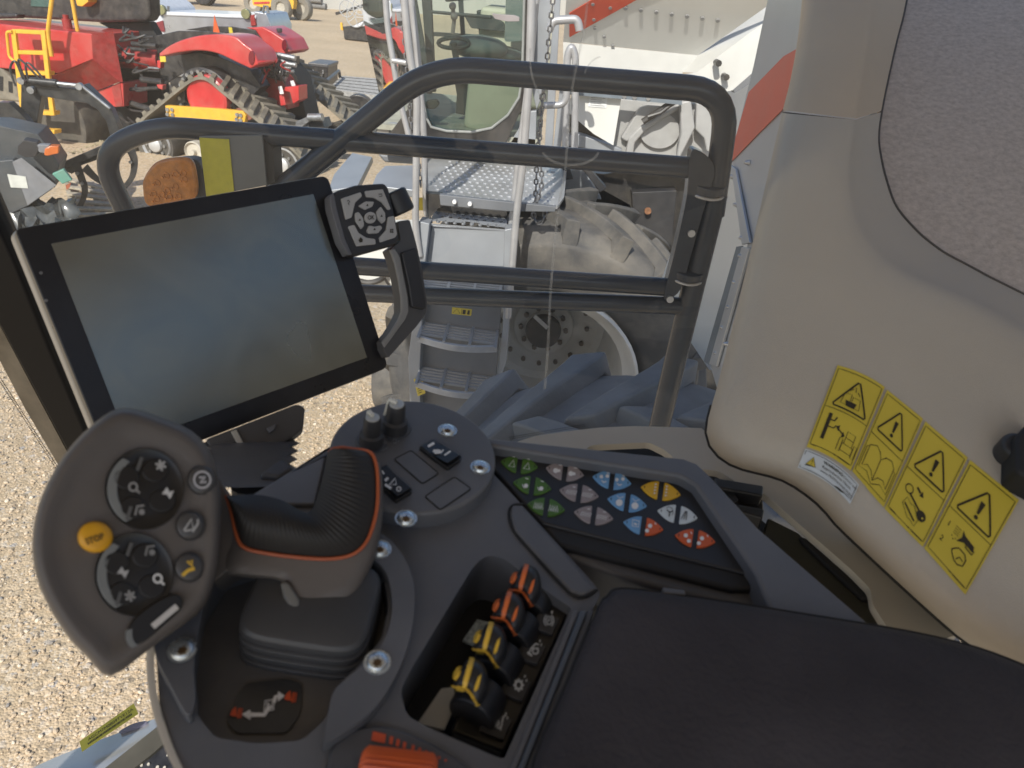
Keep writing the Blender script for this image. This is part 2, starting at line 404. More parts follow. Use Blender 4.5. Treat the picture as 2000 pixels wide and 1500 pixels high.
def lugs(c, ax, Rr, W, n=20, sweep=.36, wid=.065, dirn=1, phase=0, lh=.062):
    b = B(); c = V(c); ax = V(ax).normalized(); u = ax.orthogonal().normalized(); w_ = ax.cross(u)
    P = lambda r, a, y: c + ax * y + (u * math.cos(a) + w_ * math.sin(a)) * r
    for k in range(n):
        for sd in (-1, 1):
            a0 = phase + 2 * math.pi * (k + (.5 if sd > 0 else 0)) / n; rings = []
            for s in (-.12, 0, .12, .3, .5, .7, .88, 1.0):
                y = sd * W * (.5 - .53 * max(s, 0)); a = a0 + dirn * sweep * (max(s, 0) ** 1.25); top = Rr - .01 * (1 - s) ** 2; base = Rr - lh - .012
                if s < 0: y = sd * W * .505; top = Rr - .14; base = Rr - .17
                if s == 0: base = Rr - .12
                ww = wid * (.8 + .25 * (1 - max(s, 0))) / Rr; wb = ww * 1.45
                # a slight inner nose
                rings.append([P(base, a - wb / 2, y), P(top, a - ww / 2, y), P(top, a + ww / 2, y), P(base, a + wb / 2, y)])
            b.loft(rings)
    return b

# ------------------------------------------------------------------ our own front tyre, below the window
t = thing('front_tyre', 'big blue-grey lugged tractor tyre in shade directly below the cab window', 'tyre', (.45, 1.72, 0))
carcass((.45, 1.72, 1.0), (0, 1, 0), 1.0, .78, .5).out('carcass', RUB, t, angle=50)
lugs((.45, 1.72, 1.0), (0, 1, 0), 1.0, .78, n=20, dirn=-1, phase=.1, wid=.11).out('tread_lug', RUB, t, bevel=.011, seg=2)
b = B(); b.lathe([(.5, -.3), (.46, -.28), (.44, -.1), (.2, -.08), (.1, -.12), (0, -.12)], (.45, 1.72, 1.0), (0, 1, 0), 40); b.out('rim', M('own_rim', (.5, .5, .48), .5), t)

# ------------------------------------------------------------------ guard rail outside the window
GP = Plane((0, 1.15, 0), (0, -1, 0))
t = thing('guard_rail', 'dark grey tubular guard rail outside the cab window', 'guard rail', (.283, 1.15, 2.0))
rt = lambda pts, r=.0: [GP.pt(x, y) for x, y in pts]
b = B(); b.tube(fillet(rt([(392, 500), (842, 131), (1424, 178), (1392, 420)]) , [.07, .06]) , .0185, 18)
b.tube(rt([(1397, 380), (1262, 940)]), .0195, 18); b.out('top_rail', TUBE, t)
b = B(); b.tube(fillet(rt([(300, 493), (262, 450), (192, 300), (300, 246), (1356, 328)]), [.04, .085, .06]), .0165, 18); b.out('middle_rail', TUBE, t)
b = B(); b.tube(rt([(300, 493), (1312, 561)]), .0155, 18); b.out('lower_rail', TUBE, t)
b = B(); b.tube(fillet(rt([(300, 496), (268, 530), (300, 556), (1342, 598)]), .02), .0155, 18); b.out('lower_rail', TUBE, t)
GB = GP.off(.012)
b = B(); b.pp(cat2([(1349, 300), (1366, 295), (1392, 318), (1394, 350), (1372, 420), (1350, 500), (1330, 565), (1305, 585), (1298, 575), (1316, 500), (1330, 440), (1342, 380)], 4, True), GP, -.01, .02)
b.out('bracket_plate', TUBE, t, bevel=.003)
for px, py in ((1383, 362), (1343, 528)):
    c = GP.pt(px, py); b = B(); ax = (GP.pt(1397, 380) - GP.pt(1262, 940)).normalized(); ax2 = (ax + V((.0, -.25, .0))).normalized()
    b.cyl(c - ax2 * .007, c + ax2 * .007, .029, seg=24); b.out('clamp', TUBE, t, bevel=.002)
    b = B(); b.tube([c - ax2 * .009 + (ax2.orthogonal().normalized() * math.cos(k / 24 * 6.283) + ax2.cross(ax2.orthogonal().normalized()) * math.sin(k / 24 * 6.283)) * .029 for k in range(24)], .0025, 8, closed=True); b.out('clamp_ring', STEEL, t)
b = B(); b.pp([(1345, 610), (1354, 616), (1318, 735), (1296, 738), (1320, 660)], GP.off(-.02), -.006, .006); b.out('stop_bracket', TUBE, t)
for px, py in ((1346, 448), (1305, 575)):
    b = B(); b.disc(GP, px, py, .006, .018, .024, 12); b.out('bolt', STEEL, t)

PLG = M('reflector_grey', (.12, .13, .135), .45, var=.1, bump=.2, bscale=500, dust=.1)
GF = GP.off(.03)
t = thing('reflector_plate', 'grey plate with a yellow reflective half, fixed under the rail beside the amber lamp', 'reflector', GF.pt(450, 380))
b = B(); b.pp([(388, 266), (512, 264), (521, 362), (402, 384)], GF, -.004, 0); b.out('plate', PLG, t, bevel=.001)
b = B(); b.pp([(389, 269), (447, 272), (457, 374), (403, 384)], GF, .0005, .0018); b.out('reflective_film', M('reflective_yellow', (.5, .45, .03), .4, var=.08, scale=80, bump=.3, bscale=700), t)
b = B(); b.pp([(510, 270), (533, 290), (537, 356), (519, 364)], GF.off(-.03), -.02, .02); b.out('bracket', BLKM, t, bevel=.001)

t = thing('warning_lamp', 'round-sided amber LED warning lamp on the left end of the rail', 'lamp', GF.pt(330, 400))
out1 = cat2([(277, 368), (281, 345), (301, 319), (332, 309), (366, 310), (379, 330), (381, 385), (340, 397), (288, 403)], 6, True)
AMB = M('amber_lens', (.5, .17, .018), .25, var=.25, scale=90, bump=.5, bscale=260, coat=.5)
b = B(); b.pp([(x + 14, y + 2) for x, y in out1], GF.off(-.012), -.02, .006); b.pp([(372, 318), (396, 330), (404, 390), (380, 392)], GF.off(-.015), -.015, .01); b.out('housing', BLK, t, bevel=.003)
b = B(); b.pp(out1, GF, .0, .012); b.out('lens', AMB, t, bevel=.005, seg=3)
AMB2 = M('amber_led', (.6, .2, .02), .25, var=.3, scale=200, coat=.5)
for px, py in ((325, 343), (343, 340), (307, 357), (343, 364), (327, 372), (300, 378), (316, 381), (331, 384), (349, 383), (306, 390), (358, 338), (360, 350)):
    c = GF.pt(px, py, .0125); b = B(); b.tube([c + (GF.e1 * math.cos(k / 16 * 6.283) + GF.e2 * math.sin(k / 16 * 6.283)) * .0042 for k in range(16)], .0011, 6, closed=True); b.disc(GF, px, py, .002, .0125, .0145, 10); b.out('led', AMB2, t)

# ------------------------------------------------------------------ our silver side panel with the red stripe
GALV = M('galvanised_steel', (.46, .49, .53), .34, metal=.55, var=.12, scale=2.2, dust=.12, dcol=(.6, .6, .6), bump=.1, bscale=30)
REDS = M('stripe_red', (.62, .09, .045), .4, var=.06)
XP = Plane((.5, 0, 0), (-1, 0, 0))
t = thing('body_panel', 'galvanised silver body panel with red stripe, between guard rail and beige pillar', 'panel', XP.pt(1450, 600))
b = B(); b.pp([(1512, -60), (1472, 128), (1424, 320), (1460, 478), (1388, 716), (1430, 860), (1560, 860), (1700, 300), (1700, -60)], XP, -.01, 0); b.out('sheet', GALV, t)
b = B(); b.pp([(1421, 325), (1500, 330), (1520, 490), (1440, 735), (1385, 722), (1345, 662), (1290, 560), (1370, 330)], Plane((0, 2.25, 0), (0, -1, 0)), -.02, 0); b.out('lower_sheet', M('galvanised_lit_tone', (.62, .64, .65), .4, metal=.3, var=.08, scale=3), t)  # paler galvanised tone puts the light on this sheet into its colour
b = B(); b.pp([(1562, 92), (1530, 110), (1462, 180), (1424, 312), (1428, 316), (1480, 262), (1534, 208), (1610, 140), (1610, 60)], XP, .0015, .003); b.out('red_stripe', REDS, t, normals=True)
b = B(); b.pp([(1427, 322), (1436, 330), (1464, 474), (1448, 478)], XP, .001, .008); b.pp([(1448, 482), (1463, 484), (1398, 716), (1384, 712)], XP, .001, .008); b.out('edge_flange', GALV, t, bevel=.002)
b = B(); b.pp([(1449, 480), (1438, 482), (1374, 706), (1384, 712)], XP, -.002, .002); b.out('edge_trim', M('dark_edge', (.12, .15, .18), .4), t)
for px, py in ((1432, 345), (1442, 400), (1454, 465), (1452, 500), (1440, 552), (1428, 600), (1416, 640), (1403, 690), (1464, 318), (1422, 672), (1560, 420), (1522, 560)):
    b = B(); b.disc(XP, px, py, .007, .001, .0125, 12, r1=.003); b.out('rivet', STEEL, t)

# ------------------------------------------------------------------ window panes, corner seal
WP = Plane((0, .80, 0), (0, -1, 0))
GLS = Mglass('window_glass', (.96, .97, .965), gloss=.045, dust=.035, base=.026, dscale=2.0)
t = thing('side_window', 'large dusty side window of the cab, between the corner seal and the beige pillar', 'window', (-.05, .8, 2.0))
b = B(); b.poly([V((-.66, .8, 1.95)), V((.2, .8, 1.95)), WP.pt(1390, 850), WP.pt(1408, 760), WP.pt(1475, 480), WP.pt(1535, 215), WP.pt(1566, 60), WP.pt(1576, -60), V((.3, .8, 3.7)), V((-.66, .8, 3.7))]); b.out('pane', GLS, t, normals=False)
DRIP = Mglass('dried_drip', (.97, .97, .97), gloss=.02, dust=.2, base=.2, dscale=60)
b = B(); W = lambda u, v, h=0: WP.pt(u, v, .002)
b.ribbon(cat2([(1148, 0), (1140, 60), (1118, 170), (1108, 280), (1102, 345), (1090, 410), (1076, 560), (1070, 680), (1064, 760)], 5), 5, W)
b.ribbon(circ(1115, 292, 55, 22, 10, 170, ry=30), 5, W); b.ribbon(circ(1080, 110, 45, 18, 100, 190, ry=90), 4, W); b.ribbon(circ(1180, 160, 40, 12, 200, 260, ry=50), 3, W)
b.out('dried_drip', DRIP, t, normals=False)
b = B()
for i in range(46):
    for j in range(2):
        x = 996 + i * 3.2 + j * 1.6; y = 853 - i * .55 + j * 3.2; b.disc(WP, x, y, .0007, .001, .0014, 6)
for i in range(70):
    for j in range(2): 
        b.disc(WP, -8 + 122 * i / 69 + j * 4, 730 + 190 * i / 69 - j * 2, .0009, .001, .0014, 6)
o = b.out('frit_dot', BLKM, t, smooth=False); o['kind'] = 'stuff'
t = thing('corner_seal', 'black rubber corner seal with dusty tan band at the left window edge', 'window seal', (-.6, .8, 2.0))
b = B(); b.pp([(-330, -260), (-60, 320), (0, 455), (30, 520), (95, 680), (190, 900), (345, 1225), (300, 1225), (140, 900), (70, 770), (0, 640), (-60, 530), (-400, -200)], WP.off(.012), -.03, .0); b.out('seal', M('seal_rubber', (.009, .008, .008), .45, spec=.25), t, bevel=.004)
b = B(); b.pp([(-400, -190), (-60, 528), (0, 636), (70, 768), (140, 899), (300, 1222), (265, 1190), (112, 905), (50, 800), (0, 705), (-60, 610), (-460, -120)], WP, .001, .006); b.out('band', M('dusty_band', (.17, .14, .1), .35, var=.35, scale=25, dust=.4, dcol=(.35, .3, .22)), t)
t = thing('windscreen', 'edge of the front windscreen left of the corner seal', 'window', (-.9, .4, 2.0))
b = B(); b.poly([V(p) for p in ((-.67, .8, 1.95), (-.67, .8, 3.7), (-1.1, 0, 3.7), (-1.1, 0, 1.95))]); b.out('pane', GLS, t, normals=False)

# ------------------------------------------------------------------ bottom left corner: hood, tag, door step
FP = Plane(Zp(250, 1430, 1.55), (-.25, -.2, .95))
HOOD = M('silver_hood', (.4, .41, .42), .25, metal=.5, var=.15, scale=6, dust=.2, coat=.4)
t = thing('silver_hood', 'curved silver hood at the lower left beneath the yellow tag', 'hood', FP.pt(200, 1490))
rows = []
for k in range(8):
    s = k / 7; up = [(0, 1545), (60, 1502), (150, 1462), (230, 1432), (290, 1408), (360, 1388), (440, 1372)]
    rows.append([FP.pt(x + s * 60, y + s * 150, .03 * math.sin(min(1, s * 2.2) * 1.57) - .03) for x, y in cat2(up, 4)])
b = B(); b.grid(rows); b.out('shell', HOOD, t, normals=False)
b = B(); b.pp(cat2([(232, 1430), (258, 1414), (286, 1408), (275, 1418)], 4, True), FP, -.03, -.02); b.out('end_cap', M('hood_violet', (.2, .2, .27), .3), t)
DP = Plane((0, 0, 1.99), (0, -.1, 1))
t = thing('door_step', 'dark glossy door step with dust specks under the console', 'step', DP.pt(300, 1500))
b = B(); b.pp([(330, 1400), (268, 1450), (205, 1500), (120, 1570), (600, 1640), (620, 1420)], DP, -.03, 0); b.out('tread_plate', M('step_dark', (.03, .032, .04), .22, var=.3, dust=.2, dcol=(.3, .3, .3), scale=30), t, bevel=.004)
b = B(); b.pp([(336, 1396), (276, 1444), (205, 1500), (120, 1570), (175, 1570), (300, 1470), (345, 1430)], DP, .001, .006); b.out('step_edge', M('step_edge', (.09, .085, .07), .4, var=.3), t)
rnd = random.Random(5); b = B()
for _ in range(60):
    x = rnd.uniform(240, 420); y = rnd.uniform(1420, 1500)
    if y > 1440 + (330 - x) * .5: b.disc(DP, x, y, rnd.uniform(.0008, .0022), .0, .002, 6)
o = b.out('dust_speck', M('speck', (.55, .52, .45), .9), t); o['kind'] = 'stuff'
TP = FP.off(.012); mp = quadmap(TP, (155, 1448), (261, 1374), (270, 1394), (160, 1468))
t = thing('barcode_tag', 'yellow stick-on tag with barcode on the silver hood', 'tag', TP.pt(210, 1430))
b = B(); b.pp([(155, 1448), (261, 1374), (270, 1394), (160, 1468)], TP, -.001, 0); b.out('tag_sheet', M('tag_yellow', (.55, .47, .05), .5), t)
b = B(); b.text('ACM7M0B09TVE12A', mp, .0006, .18, .42, .3 , 'LEFT', shear=0) if False else None
tm = lambda u, v, h=0: mp(u, v, h)
cu = lambda u, v, h=0: mp(.16 + u * .052, v, h)
b = B(); b.text('AGCM7M0B09TVE12A', lambda u, v, h=0: mp(.14 + u * .0085 * 10, .48 + v * .36, h), .0006, 0, 0, 1.0); 
x = .12
while x < .9:
    ww = rnd.choice((.006, .01, .014)); b.fill([(x, .6), (x + ww, .6), (x + ww, .78), (x, .78)], mp, .0006); x += ww + rnd.choice((.006, .009))
b.out('writing', INK, t, normals=False)
# ------------------------------------------------------------------ the silver combine parked beside us
CGR = M('combine_grey', (.29, .31, .34), .42, metal=.25, var=.12, scale=4, dust=.15, dcol=(.4, .38, .33))
CGD = M('combine_dark_grey', (.15, .16, .178), .45, var=.15, scale=4, dust=.2, dcol=(.3, .28, .25))
CWH = M('combine_white', (.7, .7, .67), .4, var=.05, scale=3, dust=.08)
CBK = M('combine_black', (.018, .018, .02), .35, var=.3, scale=8, dust=.15)
CTUBE = M('combine_tube', (.4, .4, .41), .4, metal=.3, var=.1)
RIMW = M('rim_cream', (.62, .615, .59), .45, var=.1, scale=6, dust=.25, dcol=(.38, .36, .32))
n0 = (.17, 4.0, 0)
nb = thing('combine_harvester', 'silver and white combine harvester with entry ladder, seen through the window', 'combine harvester', n0)
LP = Plane((0, 3.4, 2.0), (0, -1, .06))
def YP(y): return Plane((0, y, 0), (0, -1, 0))
# ladder
lad = B(); lad.pp([(836, 437), (988, 449), (985, 522), (968, 752), (960, 850), (812, 850), (820, 640), (830, 516)], LP, -.05, -.04)
ladder = lad.out('ladder', CGD, nb, bevel=.003)
b = B(); b.pp([(843, 440), (986, 450), (984, 521), (834, 512)], LP, -.04, -.025); b.out('box_front', CGR, ladder, bevel=.003)
b = B(); b.pp([(818, 432), (839, 437), (830, 516), (824, 640), (820, 720), (822, 850), (803, 850), (797, 700), (805, 640), (817, 500)], LP, -.06, .05); b.out('side_plate', CGR, ladder, bevel=.004)
b = B(); b.pp([(985, 449), (1000, 446), (996, 600), (990, 706), (968, 765), (962, 850), (950, 850), (968, 752), (982, 640)], LP, -.06, .05); b.out('side_plate', CGR, ladder, bevel=.004)
ST = M('step_blue_grey', (.36, .39, .44), .4, metal=.3)
for (x0, y0, x1, y1) in ((828, 550, 982, 566), (824, 640, 974, 660), (820, 726, 966, 748)):
    L0 = LP.pt(x0, y0, .0); L1 = LP.pt(x1, y1, .0); d = L1 - L0; b = B(); pts = []
    for k in range(11):
        s = k / 10; pts.append(L0 + d * s + V((0, -.15 - .05 * math.sin(s * 3.14159), -.01)))
    rows = [[p + V((0, 0, .0)) for p in pts], [p + V((0, 0, .035)) for p in pts], [p + V((0, .015, .037)) for p in pts], [p + V((0, .015, 0)) for p in pts]]
    b.loft([[r[k] for r in rows] for k in range(11)])
    st = b.out('step', ST, ladder, bevel=.002)
    b = B()
    for k in range(5):
        yy = -.13 + k * .032; b.bar(L0 + V((.01, yy, .028)), L1 + V((-.01, yy, .028)), .012, .012)
    for s in (0.02, .34, .66, .98): b.bar(L0 + d * s + V((0, -.19, .026)), L0 + d * s + V((0, .02, .026)), .014, .018)
    b.out('tread_grille', CGR, st)
b = B(); b.holed(round2([(849, 411), (992, 424), (989, 448), (838, 436)], 3), [circ(856 + i * 16.5 + (j % 2) * 8, 417 + j * 6.5 + i * 1.35, 4.2, 8, ry=1.7) for i in range(8) for j in range(3)], Plane((0, 3.4, LP.pt(910, 443).z), (0, 0, 1)), -.01, 0)
b.out('top_step', CGR, ladder, smooth=False)
# platform: plate with raised dimples
PZ = Plane((0, 0, 2.02), (0, 0, 1))
pl = B(); pl.pp([(832, 377), (861, 379), (995, 394), (1089, 403), (1102, 384), (1110, 300), (830, 280), (822, 340)], PZ, -.015, 0)
plat = pl.out('platform', M('platform_steel', (.5, .51, .52), .38, metal=.5, var=.15, scale=5, dust=.2), nb) if False else None
b = pl
for i in range(26):
    for j in range(13):
        p = V((-.72 + i * .042 + (j % 2) * .02, 3.52 + j * .075, 2.0205))
        if -.53 < p.x < .12 - max(0, 3.62 - p.y): b.cyl(p, p + V((0, 0, .006)), .014, .008, 7)
plat = pl.out('platform', M('platform_steel', (.5, .51, .52), .38, metal=.5, var=.15, scale=5, dust=.2), nb)
b = B(); b.pp([(858, 380), (996, 395), (1086, 404), (1084, 414), (993, 413), (860, 401)], YP(3.42), -.02, .012); b.out('front_lip', CGD, plat, bevel=.003)
for x, y in ((888, 393), (918, 397)): b = B(); b.disc(YP(3.4), x, y, .01, .0, .016, 14); b.out('reflector_button', M('button_white', (.8, .8, .8), .4), plat)
b = B(); b.pp([(832, 378), (862, 380), (860, 402), (838, 428)], YP(3.44), -.05, 0); b.pp([(865, 402), (990, 414), (990, 424), (850, 411)], YP(3.6), -.05, 0); outs(b, 'under_platform_shade', CBK, nb)  # black pieces painted as the shade below the platform edge
# handrails
LT = YP(3.33); LT2 = YP(3.5)
def rail(pts, pl, r, rad=.08):
    b = B(); b.tube(fillet([pl.pt(x, y) for x, y in pts], rad), r, 14); return b.out('handrail', CTUBE, nb)
rail([(784, -60), (800, 110), (815, 180), (813, 311), (811, 440), (820, 500)], LT, .0165)
rail([(796, -60), (816, 110), (828, 260), (832, 414), (840, 436)], LT2, .015)
rail([(1040, -60), (1034, 150), (1021, 325), (1009, 414), (999, 540), (992, 620)], LT, .0175)
rail([(1052, -60), (1030, 180), (1011, 325), (998, 446)], LT2, .016)
rail([(749, -60), (757, 55), (767, 112), (776, 175), (797, 260), (806, 300)], YP(4.1), .016)
rail([(766, 118), (800, 124)], YP(4.05), .014)
rail([(1072, 60), (1080, 40), (1128, 37), (1132, 60)], YP(3.9), .02, .04)
rail([(1062, 206), (1104, 205), (1110, 150)], YP(3.8), .017, .04)
rail([(1104, 290), (1108, 110), (1116, 88), (1124, 110), (1122, 300)], YP(4.2), .02, .06)
b = B(); b.pp([(1084, -20), (1096, -20), (1078, 320), (1062, 318), (1072, 150)], YP(4.3), -.03, 0); b.pp([(1098, 130), (1110, 130), (1092, 330), (1076, 330)], YP(4.25), -.03, 0); outs(b, 'support_post', CGR, nb, bevel=.004)
# chains
def chain(px, pl, link=.034, name='chain'):
    P = catmull([pl.pt(x, y) for x, y in px], 40); b = B(); acc = 0; k = 0; last = P[0]
    for p in P[1:]:
        if (p - last).length > link * .78:
            d = (p - last).normalized(); s = V((1, 0, 0)) if k % 2 else V((0, 1, 0)); s = (s - d * s.dot(d)).normalized(); c = (p + last) / 2
            b.tube([c + d * (link * .5 * math.cos(a * 1.0472)) + s * (link * .3 * math.sin(a * 1.0472)) for a in range(6)], .0045, 5, closed=True); last = p; k += 1
    return b.out(name, M('chain_steel', (.2, .2, .21), .4, metal=.6), nb)
chain([(786, -20), (789, 60), (797, 150), (803, 240), (815, 300), (822, 365)], YP(3.7))
chain([(1082, -20), (1074, 60), (1068, 125), (1060, 200), (1050, 290), (1046, 380), (1040, 430)], YP(3.6))
chain([(1060, 170), (1054, 280), (1058, 360), (1045, 400)], YP(3.55))
chain([(1052, 385), (1042, 420), (1056, 440), (1066, 410)], YP(3.5))
# cab: black frame with door glass, inside behind the glass
CP = YP(4.42)
gl_out = [(797, -70), (803, 60), (818, 160), (833, 230), (842, 248), (872, 256), (922, 258), (960, 250), (992, 225), (1014, 190), (1020, 150), (1024, 0), (1024, -70)]
cab = B(); cab.holed([(783, -80), (790, 60), (806, 200), (760, 262), (832, 274), (985, 288), (1018, 214), (1036, 100), (1038, -80)], [gl_out[1:-1] + [(1024, -72), (798, -72)]], CP, -.06, 0)
cabo = cab.out('cab_frame', CBK, nb, bevel=.004)
CGL = Mglass('cab_glass', (.68, .78, .72), gloss=.07, dust=.04, base=.012, dscale=3)
b = B(); b.flat(gl_out, CP.off(-.03), 0); b.out('door_glass', CGL, nb, normals=False)
b = B(); b.tube([CP.pt(x, y, .004) for x, y in gl_out], .008, 8); b.out('door_seal', M('seal_grey', (.25, .26, .25), .4), nb)
# windscreen wrapping to the far side
rows = []
for y0, xs in ((-70, (783, 760, 735, 705)), (40, (790, 765, 735, 710)), (120, (798, 775, 748, 727)), (190, (806, 785, 760, 742)), (262, (812, 795, 775, 757))):
    rows.append([YP(4.42 + k * .42).pt(x, y0) if k else CP.pt(x, y0) for k, x in enumerate(xs)])
b = B(); b.grid([catmull(r, 4) for r in rows]); b.out('windscreen', Mglass('screen_glass', (.62, .76, .7), gloss=.1, dust=.05, base=.03), nb, normals=False)
INB = M('cab_beige', (.5, .48, .38), .6, var=.06); INF = M('cab_floor', (.34, .34, .28), .7, var=.2); IND = M('cab_dark', (.035, .045, .045), .6, var=.3)
ZB = CP.pt(900, 258).z
b = B(); b.box((-.52, 5.2, ZB - .02), (1.1, 1.5, .03)); b.out('cab_floor', INF, nb)
b = B(); b.pp([(915, 150), (1030, 160), (1022, 215), (985, 252), (935, 262), (905, 248)], YP(4.62), -.1, 0); b.out('side_panel', INB, nb, bevel=.02)
b = B(); b.box((-.2, 5.6, ZB + .35), (.5, .7, .6)); b.out('rear_panel', INB, nb, bevel=.03)
b = B(); b.pp([(886, 150), (912, 152), (914, 185), (908, 225), (890, 222), (892, 185)], YP(4.85), -.06, 0); b.pp([(884, 150), (914, 153), (912, 166), (885, 162)], YP(4.83), -.06, .02); b.out('steering_column', IND, nb, bevel=.006)
b = B(); b.tube([YP(4.8).pt(886 + 30 * math.cos(k / 20 * 6.283), 84 + 10 * math.sin(k / 20 * 6.283)) for k in range(20)], .013, 8, closed=True); b.tube([YP(4.8).pt(886, 84), YP(4.85).pt(898, 160)], .02, 8); b.out('steering_wheel', IND, nb)
b = B(); b.ball(YP(5.0).pt(935, 92), .19, 3, (1, 1.1, .38)); b.ball(YP(5.1).pt(975, 105), .15, 3, (1.1, 1, .35)); b.pp(round2([(990, -60), (1030, -60), (1022, 80), (985, 82)], 8), YP(5.0), -.12, 0); b.out('seat', M('seat_green_grey', (.13, .16, .15), .7, var=.15), nb)
b = B(); b.pp(round2([(832, 197), (852, 194), (858, 204), (850, 213), (832, 213)], 4), YP(4.48), -.05, 0); b.out('door_bracket', IND, nb, bevel=.008)
b = B(); b.pp([(790, -70), (800, -70), (845, 180), (835, 190)], YP(5.9), -.05, 0); b.pp([(818, -70), (838, -70), (850, 180), (838, 178)], YP(5.0), -.06, 0); b.pp([(890, -60), (900, -60), (908, 70), (900, 70)], YP(5.9), -.04, 0); b.pp([(830, 62), (1010, 72), (1010, 78), (830, 70)], YP(5.9), -.04, 0); outs(b, 'far_pillar', IND, nb)
b = B(); b.pp(round2([(905, 28), (960, 30), (985, 45), (985, 62), (920, 55)], 4), YP(5.2), -.1, 0); b.pp([(840, 20), (960, 30), (960, 38), (840, 26)], YP(5.0), -.03, 0); b.pp([(850, -60), (1000, -60), (1000, -8), (870, 4)], YP(5.4), -.2, 0); b.pp([(930, 20), (950, 20), (952, 90), (938, 90)], YP(5.3), -.1, 0); outs(b, 'terminal', IND, nb, bevel=.01)
b = B(); b.tube([YP(4.7).pt(884, 10), YP(4.7).pt(887, 40), YP(4.7).pt(884, 66)], .012, 8); b.ball(YP(4.68).pt(884, 12), .022, 2); b.ball(YP(4.68).pt(887, 32), .022, 2); b.out('lever_knob', M('knob_mauve', (.3, .25, .24), .5), nb)
b = B(); b.pp(round2([(960, 26), (972, 28), (1005, 30), (1015, 34), (1014, 42), (990, 42), (966, 37)], 3), CP, .005, .05); b.out('door_handle', M('handle_mauve', (.3, .27, .27), .45), nb, bevel=.008)
b = B(); b.pp([(1026, -70), (1044, -70), (1042, 130), (1030, 190), (1020, 210), (1034, 100)], CP, .001, .03); b.out('black_post', CBK, nb, bevel=.004)
b = B(); b.pp([(1043, -70), (1078, -70), (1074, 60), (1066, 170), (1048, 215), (1040, 180)], YP(4.5), -.2, .0); b.pp([(992, 285), (1034, 218), (1048, 216), (1046, 300)], YP(4.45), -.05, 0); b.out('rear_post', CGR, nb, bevel=.004)
b = B(); b.loft([[YP(4.5).pt(x, y) for x, y in ((727, 262), (745, 240), (775, 238), (798, 262), (800, 285), (760, 275))], [YP(5.4).pt(x, y) for x, y in ((727, 262), (745, 240), (775, 238), (798, 262), (800, 285), (760, 275))]]); b.out('front_cowl', CGR, nb, bevel=.02)
b = B(); b.pp(circ(748, 258, 12, 14, ry=9), YP(4.48), -.05, .01); b.out('headlamp', M('lamp_glass', (.3, .3, .3), .15, metal=.4), nb)
# grain tank and body side, folded sheets
y0 = 4.7
def P_(x, y, yy): return YP(yy).pt(x, y)
b = B()
tq = Plane(P_(1129, 84, 4.7), (P_(1363, 108, 4.7) - P_(1129, 84, 4.7)).cross(P_(1118, -60, 4.35) - P_(1129, 84, 4.7))); b.poly([tq.pt(*q) for q in ((1110, -60), (1600, -60), (1507, 6), (1363, 108), (1129, 84), (1100, 82))])
b.out('tank_upper', CWH, nb)
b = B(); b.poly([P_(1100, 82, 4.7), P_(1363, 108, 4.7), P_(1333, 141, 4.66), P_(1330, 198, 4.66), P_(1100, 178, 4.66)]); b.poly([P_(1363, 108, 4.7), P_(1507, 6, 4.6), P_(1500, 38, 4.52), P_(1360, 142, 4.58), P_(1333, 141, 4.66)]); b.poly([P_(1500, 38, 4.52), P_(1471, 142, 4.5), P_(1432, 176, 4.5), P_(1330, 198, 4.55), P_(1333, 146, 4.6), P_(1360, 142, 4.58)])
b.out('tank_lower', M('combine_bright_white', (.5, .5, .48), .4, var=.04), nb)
b = B(); b.pp([(1432, 176), (1471, 142), (1462, 165), (1435, 182)], YP(4.49), -.1, 0); b.out('tank_corner', CGD, nb)
b = B(); b.pp([(1112, 26), (1156, 0), (1256, -58), (1370, -58), (1243, 0), (1112, 73)], tq, .004, .008); b.out('red_stripe', REDS, nb)
b = B()
for k in range(7): b.disc(tq, 1222 + k * 30, 14 + k * 4, .012, .003, .012, 8)
for x, y in ((1158, 6), (1192, 13), (1160, 36), (1162, 53), (1180, 70), (1197, 88), (1210, 100)): b.disc(tq, x, y, .01, .003, .012, 8)
outs(b, 'bolt', M('bolt_grey', (.4, .4, .4), .4, metal=.5), nb)
for x, y in ((1402, 123), (1417, 150)): b = B(); b.disc(YP(4.48), x, y, .018, -.05, .03, 8); b.out('latch', CBK, nb)
b = B(); b.pp([(1100, 174), (1220, 186), (1332, 196), (1332, 205), (1220, 194), (1100, 184)], YP(4.45), -.05, 0); b.out('trim_strip', M('strip_slate', (.16, .19, .22), .4), nb)
for x in (1219, 1239, 1266): b = B(); b.disc(YP(4.45), x, 189 + (x - 1219) * .07, .012, -.0, .01, 10); b.out('bolt', STEEL, nb)
b = B(); b.pp([(1118, 184), (1213, 193), (1198, 284), (1160, 262), (1106, 216)], YP(4.5), -.03, 0); b.out('side_panel', CWH, nb)
mp = quadmap(YP(4.5), (1151, 186), (1187, 188), (1184, 211), (1149, 208))
b = B(); b.fill([(0, 0), (1, 0), (1, 1), (0, 1)], mp, .004); lab = b.out('instruction_label', M('paper_white', (.75, .76, .76), .5), nb)
b = B()
for k in range(5): b.ribbon([(.1, .2 + k * .16), (.9 - .2 * (k % 2), .2 + k * .16)], .035, mp, .006)
b.out('writing', M('grey_print', (.25, .25, .25), .6), lab, normals=False)
ELB = M('elbow_grey', (.36, .36, .355), .35, var=.08, coat=.2)
b = B(); b.pp([(1212, 192), (1400, 205), (1396, 320), (1330, 330), (1240, 325), (1198, 285)], YP(4.62), -.1, 0); b.out('elbow_cover', ELB, nb, bevel=.01)
